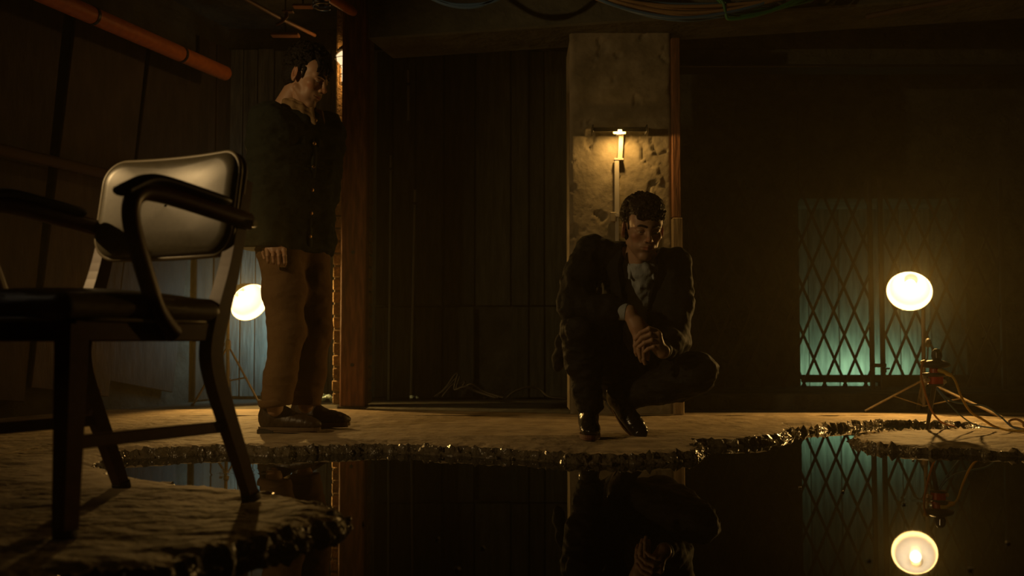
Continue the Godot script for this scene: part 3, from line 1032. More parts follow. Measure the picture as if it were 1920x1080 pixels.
# ---------------------------------------------------------------- timber post, brick pier, caged lamp
func make_post() -> void:
	var zf := -5.96
	var xl := P(637, 650, 5.96).x
	var xr := P(684, 650, 5.96).x
	var h := 2.555
	var post := thing("timber_post", "rough red brown timber post standing on the slab behind the standing man", "post", Vector3((xl + xr) / 2, 0, zf - 0.075))
	part("shaft", box_mesh(Vector3((xl + xr) / 2, h / 2, zf - 0.075), Vector3((xr - xl) / 2, h / 2, 0.075), Basis(), 0.008), M.timber, post)
	part("foot_plate", box_mesh(Vector3((xl + xr) / 2, 0.006, zf - 0.075), Vector3((xr - xl) / 2 + 0.012, 0.006, 0.09)), M.dark_steel, post)
	for y in [0.25, 0.9]:
		part("bolt", tube_mesh([Vector3((xl + xr) / 2, y, zf - 0.004), Vector3((xl + xr) / 2, y, zf + 0.006)], 0.011, 8), M.dark_steel, post)
	# brick pier behind it, its left end showing
	var px0 := P(624, 700, 6.32).x
	var px1 := xr - 0.03
	var pz := -6.3
	var pier := thing("brick_pier", "narrow brick pier behind the timber post, lit along its left edge", "pier", Vector3((px0 + px1) / 2, 0, pz - 0.1))
	part("mortar_core", box_mesh(Vector3((px0 + px1) / 2, 0.62, pz - 0.1), Vector3((px1 - px0) / 2 - 0.006, 0.62, 0.094)), M.mortar, pier)
	part("plastered_top", box_mesh(Vector3((px0 + px1) / 2 + 0.004, 1.85, pz - 0.1), Vector3((px1 - px0) / 2 - 0.003, 0.63, 0.096), Basis(), 0.008), M.brick[1], pier)
	var rng := RandomNumberGenerator.new()
	rng.seed = 4
	for k in 16:
		var y := 0.038 + k * 0.077
		var off := 0.0 if k % 2 else 0.06
		var x := px0 + rng.randf_range(-0.004, 0.003)
		var w: float = minf(0.215 - off, px1 - x)
		part("brick", box_mesh(Vector3(x + w / 2, y, pz - 0.1), Vector3(w / 2, 0.0325, 0.1 + rng.randf_range(0.0, 0.004)), Basis(), 0.006), M.brick[rng.randi() % 3], pier)
		if x + w + 0.012 < px1 - 0.02:
			var x2 := x + w + 0.01
			part("brick", box_mesh(Vector3((x2 + px1) / 2, y, pz - 0.1), Vector3((px1 - x2) / 2, 0.0325, 0.1), Basis(), 0.006), M.brick[rng.randi() % 3], pier)
	# caged lamp hanging at the pier
	var lc := P(651, 128, 6.205)
	var lamp := thing("caged_lamp", "caged inspection lamp glowing behind the timber post", "lamp", lc)
	var glow := mat(Color(0.9, 0.8, 0.65), 0.4)
	glow.emission_enabled = true
	glow.emission = Color(1.0, 0.88, 0.68)
	glow.emission_energy_multiplier = 1.2
	part("globe", lathe_mesh(lc, Vector3.DOWN, [Vector2(0.0, -0.1), Vector2(0.045, -0.096), Vector2(0.066, -0.075), Vector2(0.062, -0.045), Vector2(0.04, -0.02), Vector2(0.034, 0.0), Vector2(0.033, 0.08), Vector2(0.0, 0.09)], 24), glow, lamp)
	for y in [-0.055, -0.008, 0.044, 0.098]:
		var ring := []
		var rr: float = 0.074 if y < -0.02 else 0.046
		for k in 25:
			ring.append(lc + Vector3(cos(TAU * k / 24.0) * rr, -y, sin(TAU * k / 24.0) * rr))
		part("cage_ring", tube_mesh(ring, 0.0022, 5), M.dark_steel, lamp)
	for k in 6:
		var a := TAU * (k + 0.62) / 6.0
		var o := Vector3(cos(a), 0, sin(a))
		part("cage_wire", tube_mesh([lc + o * 0.05 + Vector3(0, 0.105, 0), lc + o * 0.074 + Vector3(0, 0.07, 0), lc + o * 0.07 + Vector3(0, 0.04, 0), lc + o * 0.046, lc + o * 0.046 + Vector3(0, -0.1, 0)], 0.0022, 5), M.dark_steel, lamp)
	part("cap", lathe_mesh(lc + Vector3(0, 0.14, 0), Vector3.DOWN, [Vector2(0.0, 0.0), Vector2(0.03, 0.0), Vector2(0.06, 0.028), Vector2(0.06, 0.036), Vector2(0.0, 0.036)], 20), M.dark_steel, lamp)
	part("bracket", box_mesh(lc + Vector3(0.03, 0.125, -0.05), Vector3(0.012, 0.01, 0.045)), M.dark_steel, lamp)
	var ol := OmniLight3D.new()
	ol.name = "caged_lamp_light"
	ol.light_color = Color(1.0, 0.72, 0.36)
	ol.light_energy = M.power_cage
	ol.light_size = 0.03
	ol.omni_range = 14.0
	ol.omni_attenuation = 2.0
	ol.shadow_enabled = true
	add_child(ol)
	ol.position = lc + Vector3(0, 0.02, 0)

# ---------------------------------------------------------------- folding lattice gate
func make_gate() -> void:
	var z := 6.6
	var y0 := 0.095
	var y1 := P(1600, 338, z).y
	var pitch := 38.5 / FOCAL * z
	var half := 45.0 / FOCAL * z           # height of half a diamond
	var ref := P(1506, 627, z)             # a crossing of the lattice
	var xs := [[P(1296, 600, z).x, P(1634, 600, z).x, "left"], [P(1654, 600, z).x, P(1880, 600, z).x, "right"]]
	for leaf in xs:
		var xa: float = leaf[0]
		var xb: float = leaf[1]
		var lab := "folding lattice gate leaf between the column and the paired upright bars" if leaf[2] == "left" else "shorter folding lattice gate leaf behind the work lamp and cable reel"
		var g := thing("folding_gate", lab, "gate", Vector3((xa + xb) / 2, 0.08, -z), "leaves of the lattice gate")
		for s in [-1.0, 1.0]:
			var slope: float = s * (pitch / 2.0) / half      # dx per dy
			var k0 := int(floor((xa - ref.x - 1.0) / pitch))
			var k1 := int(ceil((xb - ref.x + 1.0) / pitch))
			for k in range(k0, k1 + 1):
				# x(y) = ref.x + k*pitch + slope*(y-ref.y); clip to the leaf
				var bx := ref.x + k * pitch
				var lo := y0
				var hi := y1
				var ya := ref.y + (xa - bx) / slope
				var yb := ref.y + (xb - bx) / slope
				lo = maxf(lo, minf(ya, yb))
				hi = minf(hi, maxf(ya, yb))
				if hi - lo < 0.03: continue
				var p := Vector3(bx + slope * (lo - ref.y), lo, -z + 0.004 * s)
				var q := Vector3(bx + slope * (hi - ref.y), hi, -z + 0.004 * s)
				part("lattice_bar", box_mesh((p + q) / 2, Vector3(0.0085, p.distance_to(q) / 2, 0.0025), Basis(Vector3(0, 0, 1), -atan(slope)), 0.0008), M.gate_steel, g)
		for x in [xa, xb]:
			part("upright", box_mesh(Vector3(x, (y0 + y1) / 2 - 0.01, -z), Vector3(0.013, (y1 - y0) / 2 + 0.02, 0.014), Basis(), 0.002), M.gate_steel, g)
	# latch across the paired uprights
	var lp := P(1645, 685, z)
	var la := thing("gate_latch", "small dark latch joining the paired upright gate bars", "latch", lp)
	part("plate", box_mesh(lp + Vector3(0, 0, 0.02), Vector3(0.05, 0.012, 0.006)), M.dark_steel, la)
	part("bolt", box_mesh(lp + Vector3(0.05, -0.02, 0.022), Vector3(0.022, 0.006, 0.006)), M.dark_steel, la)
	part("keeper", box_mesh(lp + Vector3(0.045, -0.03, 0.022), Vector3(0.005, 0.016, 0.006)), M.dark_steel, la)

# ---------------------------------------------------------------- steel armchair
func pad(w: float, h: float, rc: float, thick: float, bend: float) -> Dictionary:
	# outline of a rounded rectangle in xy, bulged to +z, bent about y
	var out := []
	var q := 10
	for c in 4:
		var cx: float = [1, -1, -1, 1][c] * (w / 2 - rc)
		var cy: float = [1, 1, -1, -1][c] * (h / 2 - rc)
		for k in q + 1:
			var a := PI / 2 * (c + float(k) / q)
			out.append(Vector2(cx + cos(a) * rc, cy + sin(a) * rc))
		# split the straight sides
		var nc := (c + 1) % 4
		var ex: float = [1, -1, -1, 1][nc] * (w / 2 - rc)
		var ey: float = [1, 1, -1, -1][nc] * (h / 2 - rc)
		var a2 := PI / 2 * (c + 1)
		var from: Vector2 = out[out.size() - 1]
		var to := Vector2(ex + cos(a2) * rc, ey + sin(a2) * rc)
		for k in range(1, 8): out.append(from.lerp(to, k / 8.0))
	var st := begin()
	st.set_smooth_group(0)
	var rings := []
	var steps := [[0.02, 1.0], [0.25, 0.985], [0.5, 0.95], [0.72, 0.88], [0.86, 0.76], [0.95, 0.55], [1.0, 0.2], [1.0, -0.2], [0.97, -0.4], [0.6, -0.45], [0.02, -0.45]]
	for s in steps:
		var ring := []
		for p in out:
			var v: Vector2 = p * s[0]
			if s[0] > 0.6:            # keep an even border
				v = p - p.normalized() * (1.0 - s[0]) * 0.12
			ring.append(Vector3(v.x, v.y, thick * s[1] + bend * v.x * v.x))
		rings.append(ring)
	var n := out.size()
	for i in rings.size() - 1:
		for k in n:
			var k2 := (k + 1) % n
			quad(st, rings[i][k], rings[i + 1][k], rings[i + 1][k2], rings[i][k2])
	var edge := []
	for p in out: edge.append(Vector3(p.x, p.y, bend * p.x * p.x + thick * 0.2))
	edge.append(edge[0])
	edge.append(edge[1])
	return {"mesh": done(st), "edge": edge}

func make_chair() -> void:
	var ch := thing("office_armchair", "old steel office armchair with pale vinyl backrest, brown frame and black arm pads", "chair", Vector3(-0.839, 0.0, -2.667))
	ch.rotation.y = deg_to_rad(-25.9)
	# legs
	for s in [-1.0, 1.0]:
		var lx: float = 0.217 * s
		part("leg", tube_mesh([Vector3(lx, 0.0, 0.556), Vector3(lx, 0.02, 0.556), Vector3(lx, 0.2, 0.553), Vector3(lx, 0.42, 0.55)], [0.022, 0.025, 0.029, 0.033], 4, Vector2(1, 1), Vector3(0, 0, 1), false), M.chair_paint, ch, true)
		var curve := spline([Vector3(lx, 0.0, 0.0), Vector3(lx, 0.1, 0.045), Vector3(lx, 0.2, 0.092), Vector3(lx, 0.3, 0.136), Vector3(lx, 0.37, 0.148), Vector3(lx, 0.46, 0.125), Vector3(lx, 0.56, 0.09), Vector3(lx, 0.68, 0.06), Vector3(lx, 0.78, 0.038)], 5)
		var rad := []
		for k in curve.size(): rad.append(lerpf(0.022, 0.03, minf(1.0, k / 18.0)) if k < 25 else lerpf(0.03, 0.02, (k - 25) / 16.0))
		part("rear_leg", tube_mesh(curve, rad, 4, Vector2(0.9, 1), Vector3(0, 0, 1), false), M.chair_paint, ch, true)
		part("foot_cap", tube_mesh([Vector3(lx, -0.004, -0.001), Vector3(lx, 0.012, 0.004)], 0.025, 8), M.black_rubber, ch, true)
		part("foot_cap", tube_mesh([Vector3(lx, -0.004, 0.556), Vector3(lx, 0.012, 0.556)], 0.025, 8), M.black_rubber, ch, true)
		part("stretcher", box_mesh(Vector3(lx, 0.182, 0.32), Vector3(0.007, 0.014, 0.235), Basis(), 0.003), M.chair_paint, ch, true)
		# arm: one bent bar from the seat rail up, forward, over and back to the rear post
		var ax: float = 0.238 * s
		var path := spline([Vector3(ax, 0.40, 0.29), Vector3(ax, 0.45, 0.34), Vector3(ax, 0.545, 0.385), Vector3(ax, 0.63, 0.418), Vector3(ax, 0.68, 0.42), Vector3(ax, 0.706, 0.395), Vector3(ax, 0.71, 0.35), Vector3(ax, 0.705, 0.28), Vector3(ax, 0.692, 0.165), Vector3(ax, 0.678, 0.045)], 5)
		part("arm_bar", tube_mesh(path, 0.021, 8, Vector2(0.85, 1.05)), M.chair_paint, ch, true)
		var padp := spline([Vector3(ax, 0.70, 0.452), Vector3(ax, 0.712, 0.43), Vector3(ax, 0.733, 0.385), Vector3(ax, 0.738, 0.335), Vector3(ax, 0.729, 0.24), Vector3(ax, 0.716, 0.13)], 5)
		var pr := []
		for k in padp.size(): pr.append(0.026 if k > 0 and k < padp.size() - 1 else 0.02)
		part("arm_pad", tube_mesh(padp, pr, 12, Vector2(1.0, 0.5)), M.arm_pad, ch, true, "worn black arm pad")
		part("arm_screw", tube_mesh([Vector3(ax + 0.012 * s, 0.672, 0.05), Vector3(ax + 0.024 * s, 0.672, 0.05)], 0.009, 8), M.chrome, ch, true)
	part("front_rail", box_mesh(Vector3(0, 0.407, 0.562), Vector3(0.21, 0.022, 0.014), Basis(), 0.003), M.chair_paint, ch, true)
	part("rear_rail", box_mesh(Vector3(0, 0.407, 0.14), Vector3(0.21, 0.022, 0.014), Basis(), 0.003), M.chair_paint, ch, true)
	for s in [-1.0, 1.0]:
		part("side_rail", box_mesh(Vector3(0.217 * s, 0.407, 0.35), Vector3(0.014, 0.022, 0.205), Basis(), 0.003), M.chair_paint, ch, true)
	# seat cushion
	var f := Field.new(Vector3(-0.3, 0.4, 0.05), Vector3(0.3, 0.53, 0.65), 0.007)
	f.rbox(Vector3(0, 0.455, 0.36), Vector3(0.238, 0.03, 0.235), 0.028)
	f.ell(Vector3(0, 0.475, 0.36), Vector3(0.225, 0.028, 0.22), Basis(), 0.03)
	var hp := heap()
	f.net(hp)
	part("seat_cushion", heap_mesh(hp, false), M.vinyl_seat, ch, true, "worn olive brown vinyl seat cushion")
	var wp := []
	for k in 41:
		var a := TAU * k / 40.0
		var v := Vector2(cos(a), sin(a))
		var e := pow(pow(absf(v.x), 6.0) + pow(absf(v.y), 6.0), -1.0 / 6.0)
		wp.append(Vector3(v.x * e * 0.237, 0.43, 0.36 + v.y * e * 0.235))
	part("seat_welt", tube_mesh(wp, 0.005, 6), M.welt, ch, true)
	# backrest
	var pd := pad(0.455, 0.262, 0.062, 0.03, 0.42)
	var lean := Transform3D(Basis(Vector3(1, 0, 0), deg_to_rad(-9.0)), Vector3(0, 0.722, 0.052))
	var br := part("backrest", pd.mesh, M.vinyl_pale, ch, true, "pale grey vinyl backrest pad")
	br.transform = lean
	var wl := part("welt", tube_mesh(pd.edge, 0.0065, 6), M.welt, br, true)
	wl.transform = Transform3D()
	var shell := part("back_shell", pad(0.462, 0.268, 0.064, 0.012, 0.42).mesh, M.chair_paint, ch, true)
	shell.transform = Transform3D(Basis(Vector3(1, 0, 0), deg_to_rad(-9.0)), Vector3(0, 0.722, 0.038))

# ---------------------------------------------------------------- reflector work lamps on stands
func reflector(lamp: Node3D, rim: Vector3, axis: Vector3, radius: float, depth: float, power: float, light_name: String) -> void:
	axis = axis.normalized()
	var back := rim - axis * depth
	var inner := []
	var outer := []
	for k in 13:
		var t := k / 12.0
		var r := lerpf(0.03, radius, pow(t, 0.62))
		inner.append(Vector2(r, depth * t))
		outer.append(Vector2(r + 0.003, depth * t - 0.002))
	outer.append(Vector2(radius + 0.004, depth + 0.001))
	inner.append(Vector2(radius + 0.003, depth + 0.002))
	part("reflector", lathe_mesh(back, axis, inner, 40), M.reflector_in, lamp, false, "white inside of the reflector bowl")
	part("bowl", lathe_mesh(back, axis, outer, 40), M.reflector_out, lamp)
	part("socket", lathe_mesh(back, axis, [Vector2(0.0, -0.075), Vector2(0.02, -0.07), Vector2(0.024, -0.02), Vector2(0.032, -0.004), Vector2(0.033, 0.004), Vector2(0.02, 0.006), Vector2(0.018, 0.03), Vector2(0.0, 0.03)], 20), M.white_paint, lamp)
	var glow := mat(Color(0.95, 0.9, 0.8), 0.3)
	glow.emission_enabled = true
	glow.emission = Color(1.0, 0.93, 0.8)
	glow.emission_energy_multiplier = 3.6
	part("bulb", lathe_mesh(back, axis, [Vector2(0.014, 0.026), Vector2(0.017, 0.036), Vector2(0.028, 0.058), Vector2(0.0315, 0.075), Vector2(0.028, 0.092), Vector2(0.016, 0.104), Vector2(0.0, 0.107)], 20), glow, lamp)
	if power <= 0.0: return
	var sl := SpotLight3D.new()
	sl.name = light_name
	sl.light_color = M.warm
	sl.light_energy = power
	sl.light_size = 0.026
	sl.spot_range = 16.0
	sl.spot_attenuation = 2.0
	sl.spot_angle = 66.0
	sl.spot_angle_attenuation = 0.5
	sl.shadow_enabled = true
	add_child(sl, true)
	sl.look_at_from_position(back + axis * 0.078, rim + axis, Vector3.UP)

func make_work_lamps() -> void:
	# left lamp, behind the standing man
	var rimL := P(468, 567, 6.35)
	var axL := Vector3(0.6, -0.47, 0.64).normalized()
	var foot := G(428, 762)
	var polez := -6.42
	var pole := Vector3(P(428, 650, 6.42).x, 0, polez)
	var a := thing("work_lamp_stand", "thin tripod stand carrying the glowing reflector lamp behind the standing man", "lamp stand", pole)
	var ptop := P(428, 545, 6.42)
	part("pole", tube_mesh([Vector3(pole.x, 0.1, polez), ptop], 0.011, 8), M.stand_grey, a)
	var hub := P(428, 646, 6.42)
	part("collar", lathe_mesh(hub, Vector3.UP, [Vector2(0.0, -0.03), Vector2(0.018, -0.03), Vector2(0.018, 0.02), Vector2(0.012, 0.03), Vector2(0.0, 0.03)], 12), M.stand_grey, a)
	part("knob", tube_mesh([hub + Vector3(-0.02, 0.0, 0.01), hub + Vector3(-0.04, 0.0, 0.014)], 0.012, 8), M.black_rubber, a)
	var feet := [Vector3(pole.x - 0.185, -0.006, polez + 0.1), Vector3(pole.x + 0.21, -0.006, polez + 0.03), Vector3(pole.x - 0.05, -0.006, polez - 0.26)]
	var low := Vector3(pole.x, 0.14, polez)
	for f in feet:
		var knee: Vector3 = hub.lerp(f, 0.62) + Vector3((f.x - hub.x) * 0.2, 0.02, (f.z - hub.z) * 0.2)
		part("leg", tube_mesh([hub + Vector3(0, -0.005, 0), f], 0.007, 6), M.stand_grey, a)
		part("brace", tube_mesh([low, hub.lerp(f, 0.55)], 0.005, 6), M.stand_grey, a)
		part("rubber_foot", lathe_mesh(f, Vector3.UP, [Vector2(0.0, -0.004), Vector2(0.012, -0.004), Vector2(0.01, 0.014), Vector2(0.0, 0.014)], 8), M.black_rubber, a)
	var l := thing("work_lamp", "round white reflector lamp clamped to the stand behind standing man", "lamp", rimL)
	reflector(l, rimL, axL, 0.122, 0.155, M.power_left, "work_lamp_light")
	part("clamp", tube_mesh([ptop + Vector3(0, -0.02, 0), rimL - axL * 0.21], 0.01, 8), M.dark_steel, l)
	# right lamp
	var rimR := P(1705, 546, 5.55)
	var axR := Vector3(-0.38, -0.49, 0.79).normalized()
	var pr := G(1731, 775)
	pr.z = -5.62
	pr.x = P(1731, 700, 5.62).x
	var b := thing("work_lamp_stand", "thin tripod stand carrying the glowing reflector lamp in front of the gate", "lamp stand", Vector3(pr.x, 0, pr.z))
	var rt := P(1731, 566, 5.66)
	part("pole", tube_mesh([Vector3(pr.x, 0.03, pr.z), rt], 0.011, 8), M.stand_grey, b)
	var hubr := P(1731, 712, 5.62)
	part("collar", lathe_mesh(hubr, Vector3.UP, [Vector2(0.0, -0.03), Vector2(0.018, -0.03), Vector2(0.018, 0.02), Vector2(0.012, 0.03), Vector2(0.0, 0.03)], 12), M.stand_grey, b)
	part("knob", lathe_mesh(P(1740, 643, 5.5), Vector3(0, 1, 0.2), [Vector2(0.0, -0.026), Vector2(0.012, -0.02), Vector2(0.015, 0.0), Vector2(0.012, 0.02), Vector2(0.0, 0.026)], 10), M.black_rubber, b)
	part("knob_stem", tube_mesh([P(1740, 650, 5.5), P(1739, 672, 5.5), P(1732, 680, 5.62)], 0.004, 6), M.black_rubber, b)
	var f0 := G(1622, 773)
	var f1 := G(1878, 785)
	var f2 := Vector3(pr.x + 0.06, -0.012, pr.z - 0.24)
	var mid1 := hubr.lerp(f1, 0.48)
	for f in [f0, f1, f2]:
		part("leg", tube_mesh([hubr, f + Vector3(0, 0.008, 0)], 0.011, 4, Vector2(1.2, 0.5)), M.batten, b)
		part("brace", tube_mesh([Vector3(pr.x, 0.035, pr.z), hubr.lerp(f, 0.5)], 0.008, 4, Vector2(1.2, 0.5)), M.batten, b)
	var r := thing("work_lamp", "round white reflector lamp clamped to stand beside the red cable reel", "lamp", rimR)
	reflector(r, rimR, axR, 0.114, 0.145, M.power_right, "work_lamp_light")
	part("clamp", tube_mesh([rt + Vector3(0, -0.02, 0), rimR - axR * 0.2], 0.01, 8), M.dark_steel, r)

# a lamp out of frame to the left, whose light falls on the chair and the men's faces
func make_key_lamp() -> void:
	var at := Vector3(-2.4, 1.5, -2.55)
	var ax := (Vector3(0.3, 0.7, -4.1) - at).normalized()
	var st := thing("work_lamp_stand", "tall round based lamp stand close to the left wall", "lamp stand", Vector3(at.x - 0.1, 0, at.z + 0.07))
	part("pole", tube_mesh([Vector3(at.x - 0.16, 0.0, at.z + 0.1), Vector3(at.x - 0.16, 1.45, at.z + 0.1)], 0.012, 8), M.stand_grey, st)
	part("base", lathe_mesh(Vector3(at.x - 0.16, 0, at.z + 0.1), Vector3.UP, [Vector2(0.0, 0.0), Vector2(0.16, 0.0), Vector2(0.16, 0.012), Vector2(0.02, 0.03), Vector2(0.0, 0.03)], 20), M.dark_steel, st)
	var lamp := thing("work_lamp", "reflector lamp on the tall stand by the left wall", "lamp", at)
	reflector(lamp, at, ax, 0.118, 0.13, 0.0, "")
	var sl := SpotLight3D.new()
	sl.name = "tall_work_lamp_light"
	sl.light_color = Color(1.0, 0.82, 0.55)
	sl.light_energy = M.power_key
	sl.light_size = 0.03
	sl.spot_range = 16.0
	sl.spot_attenuation = 2.0
	sl.spot_angle = 41.0
	sl.spot_angle_attenuation = 0.6
	sl.shadow_enabled = true
	add_child(sl)
	sl.look_at_from_position(at - ax * 0.055, at + ax, Vector3.UP)
	# cool tube on the boards behind the standing man's legs
	var tp := P(530, 600, 6.75)
	var tl := thing("wall_tube_lamp", "bluish fluorescent tube standing upright before the boards behind the standing man", "lamp", tp)
	part("batten", box_mesh(tp + Vector3(0.03, 0, 0.012), Vector3(0.014, 0.24, 0.022)), M.white_paint, tl)
	part("post", tube_mesh([Vector3(tp.x + 0.055, 0.0, tp.z), tp + Vector3(0.055, 0.2, 0)], 0.01, 8), M.dark_steel, tl)
	part("foot", lathe_mesh(Vector3(tp.x + 0.055, -0.01, tp.z), Vector3.UP, [Vector2(0.0, 0.0), Vector2(0.09, 0.0), Vector2(0.09, 0.01), Vector2(0.015, 0.02), Vector2(0.0, 0.02)], 16), M.dark_steel, tl)
	for s in [-1.0, 1.0]:
		part("end_cap", box_mesh(tp + Vector3(0, 0.228 * s, 0.004), Vector3(0.018, 0.01, 0.016)), M.white_paint, tl)
	var tg := mat(Color(0.6, 0.9, 0.95), 0.4)
	tg.emission_enabled = true
	tg.emission = Color(0.68, 0.88, 0.9)
	tg.emission_energy_multiplier = 0.5
	part("tube", tube_mesh([tp + Vector3(0, -0.22, 0), tp + Vector3(0, 0.22, 0)], 0.011, 10), tg, tl)
	var al := AreaLight3D.new()
	al.name = "wall_tube_light"
	al.light_color = Color(0.68, 0.88, 0.9)
	al.light_energy = M.power_teal_left
	al.area_size = Vector2(0.03, 0.44)
	al.area_range = 12.0
	al.area_attenuation = 2.0
	al.shadow_enabled = true
	add_child(al)
	al.look_at_from_position(tp + Vector3(-0.011, 0, -0.006), tp + Vector3(-0.9, 0, -0.55), Vector3.UP)

# ---------------------------------------------------------------- cable reel on a spike
func make_reel() -> void:
	var z := 4.58
	var base := G(1738, 805, -0.014)
	var re := thing("cable_reel", "small red and black cable reel on a spike standing in the water's edge", "cable reel", base)
	var c0 := P(1755, 720, z)
	var ax := Vector3(0.0, 1, 0)
	var u := z / FOCAL
	part("spike", tube_mesh([base, P(1752, 722, z)], [0.008, 0.011], 8), M.dark_steel, re)
	part("lower_drum", lathe_mesh(c0, ax, [Vector2(0.0, 0.0), Vector2(13 * u, 0.0), Vector2(13 * u, 14 * u), Vector2(0.0, 14 * u)], 20, false), M.red_plastic, re, false, "red plastic drum")
	part("flange", lathe_mesh(c0 + ax * 14 * u, ax, [Vector2(0.0, 0.0), Vector2(16 * u, 0.0), Vector2(25 * u, 3 * u), Vector2(25 * u, 6 * u), Vector2(16 * u, 7 * u), Vector2(0.0, 7 * u)], 24), M.black_rubber, re)
	part("upper_drum", lathe_mesh(c0 + ax * 21 * u, ax, [Vector2(0.0, 0.0), Vector2(12 * u, 0.0), Vector2(11 * u, 10 * u), Vector2(0.0, 10 * u)], 20, false), M.red_plastic, re, false, "red plastic drum")
	part("top_flange", lathe_mesh(c0 + ax * 30 * u, ax, [Vector2(0.0, 0.0), Vector2(18 * u, 0.0), Vector2(27 * u, 4 * u), Vector2(25 * u, 9 * u), Vector2(14 * u, 14 * u), Vector2(0.0, 15 * u)], 24), M.black_rubber, re)
	part("knob", lathe_mesh(c0 + ax * 43 * u + Vector3(0.006, 0, 0), ax, [Vector2(0.0, 0.0), Vector2(7 * u, 1 * u), Vector2(10 * u, 9 * u), Vector2(9 * u, 17 * u), Vector2(5 * u, 22 * u), Vector2(0.0, 23 * u)], 16), M.black_rubber, re)
	part("name_plate", box_mesh(c0 + ax * 54 * u + Vector3(0.002, 0, 9 * u), Vector3(4 * u, 6 * u, 2 * u)), M.chrome, re)
	part("base_cap", lathe_mesh(c0 - ax * 4 * u, ax, [Vector2(0.0, 0.0), Vector2(12 * u, 0.0), Vector2(16 * u, 4 * u), Vector2(0.0, 4 * u)], 20), M.black_rubber, re)
	for p in [[1731, 679], [1738, 713], [1769, 716]]:
		part("terminal", box_mesh(P(p[0], p[1], z - 0.01), Vector3(5 * u, 3.5 * u, 4 * u), Basis(Vector3(0, 0, 1), 0.3)), M.white_paint if p[0] != 1731 else M.yellow_cord, re)
	part("plug", tube_mesh([P(1760, 694, z - 0.03), P(1768, 697, z - 0.05), P(1784, 704, z - 0.06)], [0.009, 0.011, 0.008], 8), M.yellow_cord, re, false, "yellow plug")

func cord(label: String, pts: Array, r: float, m: Material, group := "") -> void:
	tag(part("power_cord", tube_mesh(spline(pts, 8), r, 6), m), label, "cord", group)

func make_wires() -> void:
	var z := 4.55
	cord("yellow power cord curving down from the reel's plug to the slab", [P(1784, 704, 4.52), P(1792, 716, 4.5), P(1803, 745, 4.5), P(1820, 772, 4.55), P(1845, 788, 4.62), P(1868, 801, 4.66), P(1905, 808, 4.6), P(1960, 806, 4.6)], 0.0055, M.yellow_cord)
	cord("orange cord hanging from the left side of the reel", [P(1731, 679, 4.56), P(1727, 700, 4.55), P(1731, 722, 4.55), P(1738, 748, 4.55), P(1748, 772, 4.6), P(1766, 792, 4.75), P(1790, 799, 4.7)], 0.0045, M.orange_cord)
	cord("blue cord arching from under the reel over to the right", [P(1757, 726, 4.56), P(1770, 742, 4.56), P(1790, 754, 4.58), P(1820, 758, 4.62), P(1850, 763, 4.65), P(1878, 783, 4.68), P(1898, 800, 4.66), P(1935, 812, 4.6)], 0.004, M.blue_cord)
	cord("dark blue cord trailing from the reel along the slab edge", [P(1757, 730, 4.57), P(1775, 752, 4.6), P(1800, 778, 4.65), P(1825, 795, 4.7), P(1850, 801, 4.68), P(1900, 806, 4.62)], 0.0035, M.blue_cord)
	cord("tan cord looped on the slab at the right", [P(1950, 800, 4.75), P(1922, 800, 4.72), P(1918, 792, 4.72), P(1905, 786, 4.74), P(1893, 789, 4.74), P(1894, 797, 4.74), P(1910, 803, 4.7), P(1960, 809, 4.6)], 0.006, M.tan_cord)
	# cords lying at the foot of the panels
	for k in 3:
		var s: float = [0.0, 14.0, 4.0][k]
		cord("black cord lying in loops at the foot of the wide panels", [P(815 + s, 744, 6.8), P(835 + s, 728 - s * 0.5, 6.8), P(852 + s, 704 + s, 6.8), P(858 + s, 702 + s, 6.8), P(852 + s, 730, 6.78), P(870 + s, 726 - s * 0.4, 6.75), P(895 + s, 735, 6.75), P(930 + s, 746, 6.7)], 0.007, M.black_rubber, "black cords at the panels")
	cord("black cord arching low in front of the panels near the column", [P(950, 746, 6.8), P(965, 734, 6.8), P(990, 726, 6.8), P(1012, 730, 6.8), P(1030, 744, 6.75), P(1070, 748, 6.7)], 0.007, M.black_rubber)
	# upright conduits on the panels
	var up := [[765, 132, 156, 766, 226, "short grey conduit fixed high on the wide panels"], [733, 292, 580, 728, 752, "thin green grey conduit running down beside the timber post"], [778, 356, 570, 770, 756, "grey conduit running down to the floor at the wide panels"]]
	for u in up:
		var o := thing("wall_conduit", u[5], "conduit", P(u[3], u[4], 6.96))
		part("conduit_run", tube_mesh([P(u[0], u[1], 6.98), P((u[0] + u[3]) / 2.0, u[2], 6.98), P(u[3], u[4], 6.98)], 0.008, 8), M.stand_pale, o)
		part("clip", box_mesh(P(u[0] + 0.5, u[1] + 26, 6.97), Vector3(0.02, 0.008, 0.012)), M.dark_steel, o)

